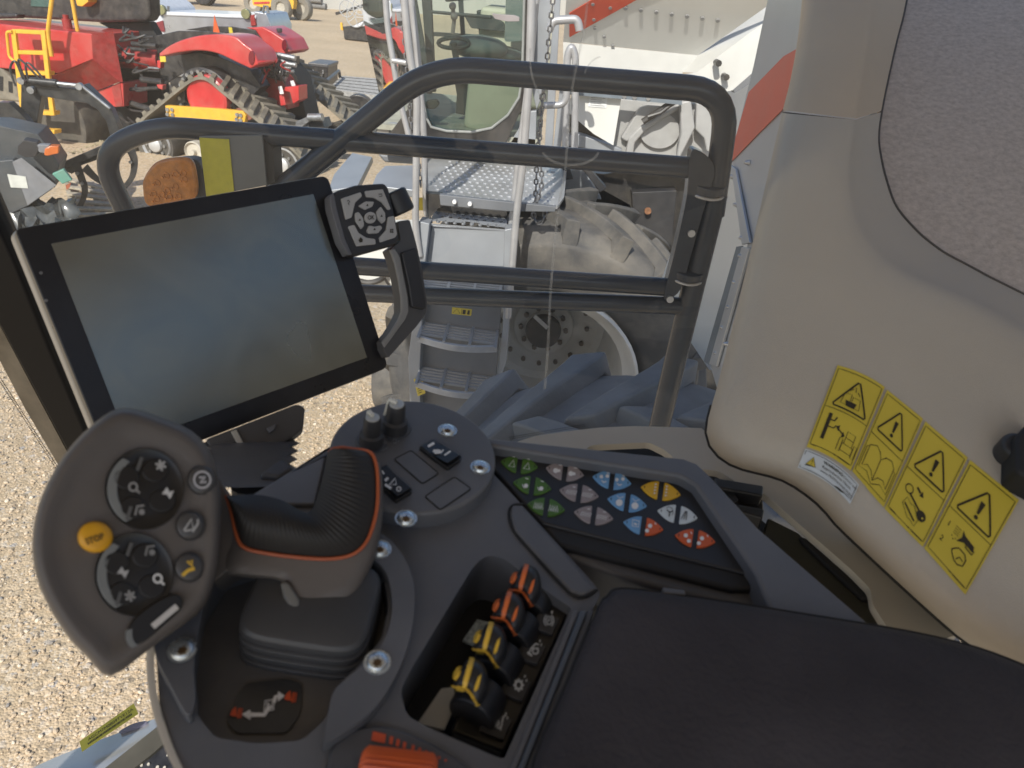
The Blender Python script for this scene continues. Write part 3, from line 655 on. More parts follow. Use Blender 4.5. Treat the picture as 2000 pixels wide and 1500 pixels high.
b = B(); b.pp([(1222, 300), (1228, 270), (1250, 248), (1300, 218), (1330, 203), (1336, 210), (1310, 224), (1262, 254), (1240, 280), (1236, 312)], YP(4.55), -.05, 0); b.pp([(1328, 200), (1350, 195), (1358, 250), (1342, 282), (1325, 315), (1322, 300), (1330, 260)], YP(4.5), -.06, 0); b.pp([(1360, 200), (1395, 205), (1388, 300), (1380, 296), (1374, 270), (1358, 254)], YP(4.52), -.05, 0); b.pp([(1212, 270), (1250, 210), (1265, 204), (1300, 205), (1225, 278)], YP(4.6), -.02, .04); outs(b, 'elbow_rib', ELB, nb, bevel=.012)
b = B(); b.pp(circ(1288, 255, 40, 26, ry=36), YP(4.6), 0, .012); b.out('access_cover', ELB, nb, bevel=.005)
b = B(); b.tube([YP(4.5).pt(x, y) for x, y in ((1255, 238), (1275, 225), (1295, 212), (1320, 196))], .02, 8); b.tube([YP(4.48).pt(x, y) for x, y in ((1265, 228), (1290, 220), (1310, 205))], .012, 8); b.out('hose', CBK, nb)
# frame beams and dark underside
b = B(); b.pp([(1096, 205), (1150, 240), (1218, 292), (1210, 300), (1120, 300), (1085, 260)], YP(4.7), -.2, 0); b.pp([(1096, 330), (1180, 340), (1300, 320), (1340, 320), (1440, 420), (1400, 780), (1320, 760), (1290, 520), (1230, 400), (1140, 350)], YP(4.85), -.3, 0); outs(b, 'chassis', CBK, nb)
b = B(); b.pp([(1112, 265), (1130, 262), (1216, 292), (1212, 300), (1110, 285)], YP(4.55), -.1, 0); b.pp([(1096, 335), (1140, 330), (1175, 390), (1100, 380)], YP(4.7), -.1, 0); outs(b, 'beam', CGR, nb, bevel=.005)
b = B(); b.pp([(1138, 332), (1152, 330), (1185, 368), (1172, 376)], YP(4.5), -.08, 0); b.pp([(1098, 325), (1112, 325), (1120, 350), (1104, 352)], YP(4.5), -.06, 0); b.pp([(1234, 376), (1322, 372), (1312, 480), (1240, 470)], YP(4.75), -.1, 0); outs(b, 'bracket', M('bracket_black', (.03, .03, .033), .5, dust=.3, dcol=(.12, .11, .1)), nb, bevel=.005)
b = B(); b.disc(YP(4.72), 1265, 411, .022, 0, .02, 16); b.out('rusty_bolt', M('rust', (.25, .12, .06), .7, var=.4, scale=60), nb)
b = B(); b.pp([(1320, 150), (1500, 120), (1470, 345), (1370, 345)], YP(5.0), -.05, 0); b.out('rear_side', CWH, nb)
b = B(); b.pp([(1090, 310), (1250, 310), (1250, 440), (1090, 420)], YP(5.35), -.05, 0); b.out('inner_wall', CBK, nb)
# big wheel
WC = V((.17, 3.95, 1.035))
wh = carcass(WC, (0, 1, 0), .965, .80, .53).out('tyre', RUBD, nb, angle=50)
lugs(WC, (0, 1, 0), .965, .80, n=20, dirn=-1, phase=.22).out('tread_lug', RUBD, wh, bevel=.008)
b = B(); b.lathe([(.545, -.40), (.53, -.41), (.515, -.395), (.5, -.36), (.46, -.32), (.45, -.1), (.42, .2), (.40, .38), (.36, .41), (.2, .41), (.195, .36), (.17, .35), (.12, .35), (.115, .32), (.0, .32)], WC, (0, 1, 0), 56); rim = b.out('rim', RIMW, nb, angle=30)
b = B(); b.lathe([(.118, .31), (.11, .27), (.06, .262), (0, .262)], WC, (0, 1, 0), 32); b.out('hub_cap', CBK, rim)
b = B()
for k in range(10):
    a = k * .6283; b.cyl(WC + V((.148 * math.cos(a), .36, .148 * math.sin(a))), WC + V((.148 * math.cos(a), .325, .148 * math.sin(a))), .017, seg=6)
for k in range(16):
    a = k * .3927; b.cyl(WC + V((.29 * math.cos(a), .415, .29 * math.sin(a))), WC + V((.29 * math.cos(a), .39, .29 * math.sin(a))), .016, seg=8)
outs(b, 'wheel_bolt', M('bolt_dark', (.12, .1, .08), .5, var=.3), rim)
mp = quadmap(YP(WC.y + .262), (1046, 614), (1072, 638), (1067, 644), (1041, 620)); b = B(); b.fill([(0, 0), (1, 0), (1, 1), (0, 1)], mp, .003); b.out('hub_sticker', M('sticker_white', (.7, .7, .7), .5), rim)
# parts low in front of the cab
b = B(); b.pp([(688, 298), (727, 306), (698, 364), (640, 372), (652, 340)], Plane((0, 0, 1.55), (-.2, -.1, 1)), -.04, 0); b.pp([(752, 323), (812, 322), (818, 372), (726, 362), (735, 340)], Plane((0, 0, 1.6), (0, -.15, 1)), -.04, 0); outs(b, 'feeder_plate', CGR, nb, bevel=.006)
b = B(); b.pp([(736, 300), (812, 306), (812, 322), (750, 318)], YP(4.9), -.5, 0); b.out('feeder_hull', CGD, nb, bevel=.02)
b = B(); b.pp([(690, 470), (812, 470), (812, 575), (780, 560), (700, 566)], YP(4.6), -.5, 0); b.out('feeder_side', CWH, nb, bevel=.01)
b = B(); b.tube([YP(4.55).pt(x, y) for x, y in cat2([(690, 545), (720, 552), (745, 545), (752, 530)], 4)], .02, 8); b.tube([YP(4.55).pt(x, y) for x, y in ((752, 545), (765, 565))], .01, 6); b.out('hose', CBK, nb)
b = B(); b.cyl(V((-1.05, 4.85, .28)), V((-.55, 4.85, .28)), .3, seg=40); b.out('feeder_roller', RUBD, nb, bevel=.05, seg=3)
# labels on the ladder
mp = quadmap(LP, (883, 600), (922, 604), (920, 617), (882, 613))
b = B(); b.fill([(0, 0), (1, 0), (1, 1), (0, 1)], mp, -.037); lab = b.out('caution_label', YEL, ladder)
b = B(); b.ribbon([(.25, .15), (.42, .82), (.06, .82)], .035, mp, -.035, True); b.fill([(.55, .2), (.7, .2), (.7, .85), (.55, .85)], mp, -.035); b.ribbon([(.5, .08), (.5, .92)], .02, mp, -.035); b.fill([(.8, .2), (.9, .2), (.92, .85), (.78, .85)], mp, -.0345); b.out('symbol', INK, lab, normals=False)
tp = LP.off(.06); tg = thing('hang_tag', 'yellow hang tag tied to the foot of the combine ladder', 'tag', tp.pt(818, 740))
b = B(); b.pp([(808, 741), (824, 735), (831, 768), (816, 774)], tp, -.001, 0); b.out('tag_sheet', YEL, tg)
mp = quadmap(tp, (808, 741), (824, 735), (831, 768), (816, 774)); b = B()
for k in range(6): b.ribbon([(.15, .25 + k * .12), (.8 - .2 * (k % 2), .25 + k * .12)], .04, mp, .001)
b.out('writing', INK, tg, normals=False)
b = B(); b.tube([tp.pt(x, y, .001) for x, y in ((816, 739), (817, 730), (819, 722))], .003, 5); b.out('tie', WHT, tg)
b = B(); b.pp([(817, 386), (826, 386), (826, 411), (817, 411)], YP(3.55), -.002, 0); b.out('yellow_decal', YEL, nb)
# ------------------------------------------------------------------ red tracked tractor across the yard
TRED = M('tractor_red', (.5, .028, .03), .3, var=.15, scale=2, coat=.3, dust=.3)
TDRED = M('tractor_dark_and_shaded_red', (.3, .02, .02), .45, var=.2, dust=.15)  # darker red; also paints the shade on the front body's chamfer and end
TYEL = M('tractor_yellow', (.75, .42, .04), .4, var=.08, dust=.1)
TBLK = M('tractor_black', (.025, .025, .028), .35, var=.3, dust=.15)
BELT = M('track_rubber', (.16, .145, .115), .85, var=.25, scale=6, bump=.3, bscale=60, dust=.6, dcol=(.36, .32, .25))
BELTD = M('track_rubber_dark', (.06, .055, .05), .8, var=.25, scale=6, dust=.3, dcol=(.3, .27, .2))
TGREY = M('tractor_steel', (.35, .36, .37), .35, metal=.7, var=.3, scale=20)
PT = vplane((-6.265, 11.85), (-3.85, 11.42))
tr = thing('tracked_tractor', 'red articulated tractor on black rubber tracks with yellow ladder', 'tractor', PT.pt(300, 320) * V((1, 1, 0)) if False else (-5.2, 12.2, 0))
def TT(h): return PT.off(h)
def tp(name, px, h, th, mat, parent=tr, bevel=.01, **k):
    b = B(); b.pp(px, TT(h), -th, 0); return b.out(name, mat, parent, bevel=bevel, **k)
# track pod
def pod(dh, name, full=True, dx=0):
    W = .88; path = catmull([TT(0).pt(x + dx, y) for x, y in ((300, 334), (268, 320), (254, 285), (272, 236), (310, 202), (352, 168), (374, 153), (394, 149), (413, 158), (430, 173), (478, 212), (525, 250), (585, 302), (598, 334), (580, 358), (540, 362), (420, 348))], 8, True)
    path = [p - PT.n * dh for p in path]
    # even spacing along the belt
    L = [0]
    for i in range(len(path)): L.append(L[-1] + (path[(i + 1) % len(path)] - path[i]).length)
    tot = L[-1]
    def at(d):
        d %= tot; j = max(i for i in range(len(path)) if L[i] <= d); t = (d - L[j]) / (L[j + 1] - L[j]); a, c = path[j], path[(j + 1) % len(path)]; p = a.lerp(c, t); tg = (path[(j + 2) % len(path)] - path[(j - 1) % len(path)]).normalized(); o = tg.cross(PT.n); return p, tg, o
    cen = sum(path, V((0, 0, 0))) / len(path); p_, t_, o_ = at(0); sg = 1 if o_.dot(p_ - cen) > 0 else -1
    n = 110; rows = []
    for i in range(n + 1):
        p, tg, o = at(tot * i / n); o = o * sg; rows.append([p, p - PT.n * W, p - PT.n * W - o * .045, p - o * .045])
    b = B(); b.loft(rows[:-1] + [rows[0]], cap=False); bmesh.ops.remove_doubles(b.bm, verts=b.bm.verts, dist=1e-5); belt = b.out('track_belt', BELT, tr, angle=40)
    b = B(); pitch = .185; k = 0
    while k * pitch < tot - .1:
        for sd in (0, 1):
            rings = []
            for s in (0, .25, .5, .75, 1):
                lat = W * (s * .5) if sd == 0 else W * (1 - s * .5)
                d = k * pitch + (.5 * pitch if sd else 0) + s * .17 * sg; p, tg, o = at(d); o = o * sg; q = p - PT.n * lat
                rings.append([q - tg * .055 - o * .01, q - tg * .034 + o * .055, q + tg * .034 + o * .055, q + tg * .055 - o * .01])
            b.loft(rings)
        k += 1
    b.out('tread_lug', BELT, belt, angle=40)
    ctr = lambda x, y, h: TT(h - dh).pt(x + dx, y) if dh == 0 else TT(h).pt(x + dx, y) - PT.n * dh
    def whl(nm, x, y, r, mat, h0=-.12, h1=-.06, prof=None):
        b = B(); c = ctr(x, y, h0); b.lathe(prof or [(r, -.3), (r, 0), (r * .9, .02), (r * .8, -.02), (r * .3, -.02), (r * .25, .05), (0, .05)], c, PT.n, 36); return b.out(nm, mat, tr)
    whl('drive_sprocket', 402, 198, .5, TBLK, -.2)
    dw = whl('drive_wheel', 404, 192, .345, TRED, -.05, prof=[(.345, -.2), (.345, 0), (.31, .02), (.26, .0), (.06, .03), (.0, .03)])
    for x, y, r in ((305, 283, .36), (553, 322, .36)):
        w_ = whl('idler_tyre', x, y, r, BELTD, -.1, prof=[(r, -.4), (r, -.02), (r * .93, .03), (r * .75, .0), (0, .0)]); 
        b = B(); c = ctr(x, y, -.095); b.lathe([(r * .74, 0), (r * .7, .03), (r * .62, -.01), (r * .32, -.01), (r * .3, .05), (r * .2, .07), (0, .07)], c, PT.n, 30); rm = b.out('idler_rim', M('idler_grey', (.55, .56, .57), .4, metal=.3, dust=.3), w_)
        b = B()
        for q in range(8): a = q * .785; d = PT.e1 * math.cos(a) + PT.e2 * math.sin(a); b.cyl(c + d * r * .45, c + d * r * .45 + PT.n * .03, .025, seg=6)
        outs(b, 'wheel_nut', TGREY, rm)
    for x, y in ((378, 297), (440, 305), (490, 312)): whl('roller', x, y, .17, M('roller_cream', (.5, .47, .4), .5, dust=.4), -.1)
    if full:
        b = B()
        for q in range(26): a = q / 26 * 6.283; d = PT.e1 * math.cos(a) + PT.e2 * math.sin(a); c = ctr(402, 198, -.19); b.cyl(c + d * .44, c + d * .44 + PT.n * .05, .03, seg=7)
        outs(b, 'sprocket_pin', TGREY, tr)
    return belt
pod(0, 'near'); pod(2.25, 'far', False)
tp('track_beam', [(322, 206), (420, 212), (474, 217), (480, 226), (477, 241), (420, 238), (372, 233), (325, 227)], .03, .1, TYEL)
b = B()
for x, y in ((328, 214), (337, 214), (328, 223), (338, 224), (464, 224), (471, 225), (463, 233), (471, 235)): b.disc(TT(.03), x, y, .03, 0, .025, 7)
outs(b, 'beam_bolt', TGREY, tr)
tp('frame_arm', [(345, 175), (360, 168), (362, 200), (346, 205)], -.15, .1, TBLK); tp('frame_arm', [(460, 212), (470, 210), (496, 228), (486, 236)], -.02, .2, M('oxide_red', (.22, .09, .06), .6))
# fenders
ft = cat2([(310, 104), (334, 87), (372, 73), (416, 67), (456, 71), (478, 87), (495, 101), (505, 126)], 5); fb = cat2([(488, 134), (460, 121), (425, 105), (390, 99), (348, 103), (311, 112)], 5)
tp('fender', ft + fb, .03, .62, TRED, bevel=.03, angle=60)
fr = [(478, 54), (512, 52), (530, 61), (554, 77), (566, 101), (553, 108), (523, 98), (512, 79), (498, 60)]
b = B(); q = TT(-1.75); b.pp(fr, q, -.75, 0); b.out('fender', TRED, tr, bevel=.03)
tp('fender_plate', [(303, 70), (348, 60), (404, 61), (452, 68), (466, 78), (420, 110), (345, 150), (318, 168), (308, 120)], -.62, .04, TBLK)
tp('fender_plate', [(362, 58), (407, 51), (452, 52), (498, 59), (514, 84), (524, 106), (500, 110), (470, 88), (452, 66)], -1.7, .04, TBLK)
tp('under_fender', [(345, 108), (390, 102), (430, 112), (488, 136), (510, 170), (480, 200), (420, 150), (360, 150)], -.5, .3, TBLK)
tp('tail_lamp', circ(491, 113, 6, 16, ry=14), .045, .03, M('lamp_dark_red', (.16, .01, .02), .2, coat=.5), bevel=.004)
tp('tail_lamp', circ(555, 88, 5, 16, ry=11), -1.7, .03, M('lamp_dark_red2', (.16, .01, .02), .2, coat=.5), bevel=.004)
tp('hazard_triangle', [(418, 29), (429, 64), (416, 64)], -1.0, .015, M('hazard_orange', (.72, .12, .03), .5), bevel=.003)
tp('caution_label', [(446, 53), (453, 54), (455, 67), (448, 66)], -1.6, .01, YEL, bevel=0); tp('caution_label', [(312, 110), (323, 110), (324, 121), (313, 121)], .04, .01, YEL, bevel=0)
tp('work_lamp', [(456, 76), (468, 74), (471, 82), (460, 86)], -.2, .12, TGREY, bevel=.02); tp('work_lamp', [(538, 55), (546, 55), (547, 64), (541, 65)], -1.8, .1, TBLK, bevel=.02); tp('camera_bar', [(458, 66), (466, 65), (480, 76), (476, 80)], -.7, .1, TBLK, bevel=.02)
b = B(); b.tube([TT(-.6).pt(x, y) for x, y in ((478, 78), (520, 104))], .02, 8); b.out('stay_rod', TGREY, tr)
# red front body; shaded chamfer and end face painted in darker red
near = [(-60, 40), (179, 66), (182, 116), (114, 143), (-60, 128)]
b = B(); b.pp(near, TT(.0), -1.3, 0); b.out('tank_body', TRED, tr, bevel=.02)
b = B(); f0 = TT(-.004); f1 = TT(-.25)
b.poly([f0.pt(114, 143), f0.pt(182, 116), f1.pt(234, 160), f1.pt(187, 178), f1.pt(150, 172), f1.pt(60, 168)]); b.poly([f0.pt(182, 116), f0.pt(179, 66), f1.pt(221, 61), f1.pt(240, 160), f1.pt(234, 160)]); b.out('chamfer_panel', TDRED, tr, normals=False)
tp('lower_body', [(187, 178), (217, 168), (234, 160), (240, 162), (242, 208), (226, 209), (206, 206)], -.28, .6, TRED); tp('shaded_end_strip', [(217, 168), (234, 161), (240, 207), (226, 208)], -.27, .02, TDRED, bevel=0)  # dark strip paints the shade on the end face
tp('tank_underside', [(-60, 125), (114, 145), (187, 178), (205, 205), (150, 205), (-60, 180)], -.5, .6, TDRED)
b = B(); c = TT(-.35).pt(133, 56); b.cyl(c, c + V((0, 0, .14)), .07, seg=16); b.cyl(c + V((0, 0, .14)), c + V((0, 0, .2)), .045, seg=12); b.out('filler_cap', TDRED, tr)
# cab block, engine and hoses behind
tp('cab', [(-60, -40), (290, -40), (293, 30), (286, 42), (200, 44), (34, 34), (-60, 20)], -.9, .3, TBLK, bevel=.05); tp('cab_glass', [(62, -30), (98, -30), (98, 14), (60, 12)], -.88, .01, M('cab_teal', (.05, .11, .1), .1, coat=.5), bevel=0)
tp('exhaust', [(-60, 24), (32, 26), (34, 36), (-60, 38)], -.5, .2, TBLK, bevel=.05)
tp('hitch_core', [(190, 44), (290, 42), (306, 70), (320, 190), (316, 250), (230, 250), (236, 150), (221, 60)], -1.1, .2, BLKM, bevel=.03)
b = B(); b.cyl(TT(-.7).pt(228, 112), TT(-.7).pt(316, 118), .16, seg=20); b.out('drive_tube', TDRED, tr)
rnd = random.Random(11)
for x0, y0, x1, y1, r in ((255, 75, 300, 72, .03), (258, 85, 306, 90, .06), (256, 95, 285, 98, .05), (260, 137, 312, 139, .025), (270, 137, 278, 150, .03), (276, 155, 318, 160, .08), (290, 132, 312, 134, .03), (255, 120, 290, 128, .02), (240, 175, 310, 172, .05), (250, 200, 300, 215, .08)):
    b = B(); b.cyl(TT(-.45).pt(x0, y0), TT(-.45).pt(x1, y1), r * .6, seg=10); b.out('cylinder_rod', TGREY if rnd.random() < .35 else TBLK, tr)
for k in range(14):
    b = B(); x = rnd.uniform(230, 300); y = rnd.uniform(50, 230); b.tube(catmull([TT(-.5).pt(x, y), TT(-.4).pt(x + rnd.uniform(-15, 15), y + 12), TT(-.45).pt(x + rnd.uniform(10, 30), y + rnd.uniform(0, 20))], 5), .018, 6); b.out('hose', TBLK, tr)
tp('red_bracket', [(306, 118), (314, 118), (313, 134), (307, 132)], -.3, .1, TRED); tp('red_bracket', [(305, 165), (318, 166), (317, 176), (308, 172)], -.3, .1, TRED)
# rear end
tp('rear_housing', [(500, 150), (545, 150), (560, 172), (562, 214), (520, 205), (500, 180)], -.9, .7, TDRED); tp('hitch_bracket', [(543, 176), (552, 176), (558, 205), (548, 207)], -.55, .25, TRED); tp('hitch_bracket', [(556, 170), (583, 168), (584, 196), (572, 203), (566, 180), (556, 178)], -.6, .3, TRED)
tp('rear_core', [(490, 136), (545, 110), (580, 150), (600, 235), (560, 252), (510, 200)], -1.3, .5, BLKM)
for k in range(16):
    x = rnd.uniform(502, 545); y = rnd.uniform(106, 150); d = V((rnd.uniform(-1, 1), rnd.uniform(-.3, .3), 0)); p = TT(-.75).pt(x, y); b = B(); b.cyl(p, p + V((rnd.uniform(.12, .35), -.05, rnd.uniform(-.06, .06))), rnd.uniform(.02, .04), seg=8); b.out('coupler', TGREY if k % 3 else TBLK, tr)
for k in range(16):
    x = rnd.uniform(500, 558); y = rnd.uniform(104, 140); b = B(); b.tube(catmull([TT(-.6).pt(x, y), TT(-.5).pt(x + rnd.uniform(-10, 10), y + rnd.uniform(8, 20)), TT(-.6).pt(x + rnd.uniform(-14, 14), y + rnd.uniform(18, 36))], 5), .014, 6); b.out('hose', TBLK if k % 4 else TDRED, tr)
tp('white_tag', [(543, 169), (550, 168), (554, 183), (547, 184)], -.5, .01, WHT, bevel=0); tp('white_tag', [(566, 158), (573, 157), (577, 167), (570, 168)], -.7, .01, WHT, bevel=0)
tp('link_lever', [(566, 111), (579, 110), (580, 122), (577, 128), (579, 149), (575, 149), (572, 130), (569, 140), (567, 124)], -1.6, .12, TBLK)
tp('drawbar', [(572, 240), (600, 228), (606, 236), (584, 252), (570, 250)], -.7, .3, TGREY); b = B(); b.cyl(TT(-.7).pt(603, 229), TT(-.7).pt(630, 229), .06, seg=16); b.out('ram', TGREY, tr)
tp('lower_link', [(600, 236), (628, 232), (634, 250), (606, 256)], -.8, .3, TBLK)
# ladder and grab rails
def ty(pts, h, r=.032, nm='ladder_rail', rad=.1):
    b = B(); b.tube(fillet([TT(h).pt(x, y) for x, y in pts], rad), r, 10); return b.out(nm, TYEL, tr)
tp('ladder_rail', [(20, 58), (29, 58), (46, 200), (52, 250), (43, 250), (37, 200)], .35, .05, TYEL); tp('ladder_rail', [(78, 59), (87, 59), (100, 184), (106, 226), (97, 226), (92, 184)], .35, .05, TYEL)
for xa, ya, xb, yb in ((22, 61, 84, 64), (30, 102, 90, 104), (36, 142, 92, 144), (48, 219, 103, 222), (74, 256, 106, 258)):
    tp('rung', [(xa, ya - 4), (xb, yb - 4), (xb, yb + 4), (xa, ya + 4)], .34, .16, TYEL)
ty([(24, 62), (13, 62), (18, 112), (32, 122)], .36, .022); ty([(105, -30), (93, 64), (101, 110)], .3, .03); ty([(136, -30), (152, 62)], -.2, .03)
tp('yellow_box', [(143, -20), (172, -20), (172, 4), (160, 13), (150, 11)], -.7, .3, TYEL)
# front track, mostly hidden
tp('front_track', [(-60, 128), (0, 132), (30, 160), (40, 200), (-10, 195), (-60, 170)], .0, .8, BELT, bevel=.04); tp('track_window', [(16, 158), (24, 160), (25, 182), (17, 180)], .005, .02, BLKM, bevel=0); tp('track_window', [(-4, 148), (6, 150), (6, 178), (-4, 176)], .005, .02, BLKM, bevel=0)
b = B(); c = TT(-.1).pt(104, 240); b.lathe([(.0, .02), (.4, .02), (.62, .0), (.66, -.1), (.66, -.8), (0, -.8)], c, PT.n, 40); b.out('front_idler', BELTD, tr)
tp('belly', [(60, 190), (240, 205), (300, 235), (262, 300), (120, 300), (60, 250)], -.7, .3, BLKM)
# ------------------------------------------------------------------ grapple attachment nearer the rail
GR = vplane((-6.0, 8.75), (-5.0, 8.85))
GBK = M('grapple_black', (.025, .027, .03), .32, var=.3, dust=.1); GHO = M('hood_dark_blue', (.055, .065, .075), .4, var=.2, scale=5, dust=.15)
gp = thing('grapple_loader', 'black hydraulic grapple with curved tines standing before the red tractor', 'grapple', (-5.9, 8.9, 0))
def gq(nm, px, h, th, mat=GBK, bevel=.008): b = B(); b.pp(px, GR.off(h), -th, 0); return b.out(nm, mat, gp, bevel=bevel)
gq('upright', [(41, 157), (56, 156), (72, 172), (81, 188), (70, 252), (60, 300), (34, 240), (40, 213)], 0, .12)
gq('arm', [(66, 166), (80, 166), (153, 174), (165, 164), (182, 180), (217, 213), (234, 256), (242, 300), (218, 290), (217, 273), (207, 237), (190, 214), (169, 202), (80, 188)], .03, .12)
gq('arm', [(-40, 205), (0, 200), (17, 200), (45, 227), (70, 258), (92, 284), (60, 290), (0, 262), (-40, 262)], .4, .12)
for q in ((60, 158, 112, 163, .045, 'ram_body'), (110, 163, 160, 168, .025, 'ram_rod'), (160, 168, 215, 212, .02, 'ram_rod'), (14, 202, 62, 252, .028, 'ram_body')): b = B(); b.cyl(GR.off(.06).pt(q[0], q[1]), GR.off(.06).pt(q[2], q[3]), q[4], seg=14); b.out(q[5], TGREY if 'rod' in q[5] else GBK, gp)
for x, y in ((64, 175), (45, 157), (158, 168), (10, 203)): b = B(); b.disc(GR.off(.03), x, y, .04, 0, .06, 14); b.out('pivot_pin', TGREY, gp)
for pts in (((45, 155), (30, 120), (20, 135), (30, 168)), ((50, 157), (36, 122), (44, 120), (78, 155)), ((56, 160), (50, 128), (60, 126), (90, 160))):
    b = B(); b.tube(catmull([GR.off(.08).pt(*p) for p in pts], 8), .012, 8); b.out('hose', GBK, gp)
gq('frame_bar', [(114, 320), (213, 278), (216, 292), (120, 332)], .3, .25); gq('frame_web', [(118, 331), (216, 292), (214, 304), (150, 326), (140, 340)], .25, .1)
b = B(); rnd = random.Random(9)
for k in range(40): s = rnd.random(); p = GR.off(.2).pt(140 + 70 * s, 300 - 26 * s + rnd.uniform(-2, 3)); b.bar(p, p + V((rnd.uniform(-.06, .06), rnd.uniform(-.05, .05), .01)), .008, .006)
o = b.out('straw', M('straw', (.5, .42, .26), .9), gp); o['kind'] = 'stuff'
def tine(c, h):
    P_ = resamp(cat2(c, 5), 14); b = B(); rings = []
    for i, p in enumerate(P_):
        a = P_[max(i - 1, 0)]; q = P_[min(i + 1, 13)]; t = (q - a).normalized(); n = V((-t.y, t.x)) * (8.5 - 4 * i / 13)
        l, r = p + n, p - n; g0, g1 = GR.off(h), GR.off(h - .05); rings.append([g0.pt(l.x, l.y), g0.pt(r.x, r.y), g1.pt(r.x, r.y), g1.pt(l.x, l.y)])
    b.loft(rings); b.out('tine', GBK, gp)
tine([(148, 318), (158, 345), (166, 370), (160, 395), (146, 418)], .35); tine([(250, 285), (262, 310), (260, 340), (250, 358), (236, 372)], .0); tine([(165, 326), (185, 346), (205, 360)], -.2); tine([(30, 360), (60, 390), (70, 420)], .6)
for x, y in ((152, 338), (161, 358), (256, 316)): b = B(); b.disc(GR.off(.36 if x < 200 else .01), x, y, .02, 0, .03, 8); b.out('bolt', TGREY, gp)
# ------------------------------------------------------------------ dark hood with tape and marker lamp
HP = vplane((-5.6, 7.6), (-4.6, 8.0))
hd_ = thing('dark_hood', 'dark blue-grey hood with white tape and amber marker lamp at the left edge', 'hood', (-5.6, 8.0, 0))
def hq(nm, px, h, th, mat=GHO, bevel=.01): b = B(); b.pp(px, HP.off(h), -th, 0); return b.out(nm, mat, hd_, bevel=bevel)
hq('top_shell', [(-60, 245), (0, 246), (74, 262), (92, 286), (116, 322), (106, 368), (30, 310), (-60, 330)], 0, .5); hq('side_shell', [(-60, 320), (25, 312), (104, 368), (56, 402), (14, 421), (-60, 424)], .12, .4)
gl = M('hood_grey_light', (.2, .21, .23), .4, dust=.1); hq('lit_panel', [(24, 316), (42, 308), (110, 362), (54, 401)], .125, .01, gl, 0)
hq('tape', [(14, 340), (50, 345), (55, 368), (21, 366)], .13, .004, M('tape_white', (.62, .64, .6), .5), 0)
hq('corner_guard', [(101, 340), (124, 330), (141, 352), (122, 360)], .15, .06, M('teal_paint', (.1, .3, .24), .5, dust=.2)); hq('rust_chip', [(128, 362), (138, 357), (136, 366), (130, 371)], .14, .02, M('rust_red', (.35, .1, .05), .7), 0)
hq('lamp_bracket', [(34, 285), (46, 273), (72, 278), (78, 290), (70, 306), (50, 308), (33, 300)], .25, .15, BLK); hq('marker_lamp', [(87, 291), (98, 285), (115, 286), (114, 300), (92, 305), (86, 303)], .28, .1, M('marker_amber', (.55, .14, .03), .3, coat=.4)); hq('lamp_base', [(68, 282), (98, 283), (88, 300), (76, 298)], .25, .08, gl)
b = B(); rnd = random.Random(4); rows = []
for j in range(9):
    rows.append([Zp(-40 + 190 * i / 16, 388 + 62 * j / 8 + (0 if j else rnd.uniform(-14, 6)), .55 - .06 * j).lerp(Zp(-40 + 190 * i / 16, 392 + 60 * j / 8, .3), .5) + V((rnd.uniform(-.06, .06), rnd.uniform(-.06, .06), rnd.uniform(-.1, .1))) for i in range(17)])
b.grid(rows); pb = b.out('plastic_wrap', M('wrap_film', (.07, .075, .075), .2, var=.5, scale=8, coat=.3), None, normals=False, angle=60); tag(pb, 'crumpled dark plastic film lying below the dark hood', 'plastic film')
# wooden pallet
pal = thing('wooden_pallet', 'grey weathered wooden pallet lying under the grapple tines', 'pallet', Zp(185, 385, 0))
WD = M('weathered_wood', (.4, .35, .27), .8, var=.25, scale=20)
for k in range(6):
    s = k / 5; a = Zp(130 + 12 * s, 350 + 70 * s, .14); c = Zp(232 + 10 * s, 372 + 46 * s, .14); b = B(); b.bar(a, c, .1, .025); b.out('slat', WD, pal, bevel=.003)
for s in (0, .5, 1): b = B(); b.bar(Zp(130 + 102 * s, 350 + 22 * s, .06), Zp(142 + 100 * s, 420 - 2 * s, .06), .05, .1); b.out('bearer', WD, pal)
# ------------------------------------------------------------------ vehicles and things at the back of the yard
def solid(o, px, plane, th, nm, mat, bevel=.02, h=0): b = B(); b.pp(px, plane.off(h), -th, 0); return b.out(nm, mat, o, bevel=bevel)
DIA = M('diamond_plate', (.5, .52, .56), .3, metal=.7, var=.1, scale=4, bump=.6, bscale=30); CHR = M('bright_white_paint', (.68, .7, .74), .3, coat=.3, var=.05); MAR = M('maroon', (.22, .03, .04), .35, coat=.3)
TKP = vplane((-10.2, 17.2), (-6.6, 17.0))
tk = thing('service_truck', 'white pickup truck with silver diamond plate service box behind the red tractor', 'truck', (-8.5, 18, 0))
b = B(); b.pp([(318, 28), (500, 36), (502, 66), (500, 150), (322, 150), (320, 70)], TKP, -1.6, 0); b.out('service_box', DIA, tk, bevel=.02)
solid(tk, [(312, 22), (500, 30), (500, 37), (316, 30)], TKP, 1.7, 'box_lid', CHR, h=.03)
b = B(); b.loft([[TKP.pt(x, y) for x, y in ((230, 20), (262, 4), (292, -2), (312, 16), (322, 46), (322, 140), (230, 140))], [TKP.pt(x, y) - TKP.n * 1.6 for x, y in ((230, 20), (262, 4), (292, -2), (312, 16), (322, 46), (322, 140), (230, 140))]]); b.out('cab', CHR, tk, bevel=.06)
solid(tk, [(284, 50), (318, 40), (322, 62), (296, 60)], TKP, .02, 'side_band', MAR, h=.02, bevel=0)
solid(tk, [(496, 22), (520, 26), (530, 52), (530, 130), (502, 130), (500, 40)], TKP, 1.2, 'tail_box', DIA)
solid(tk, [(487, 30), (496, 28), (500, 50), (490, 52)], TKP, .3, 'tail_gear', TDRED, h=.05)
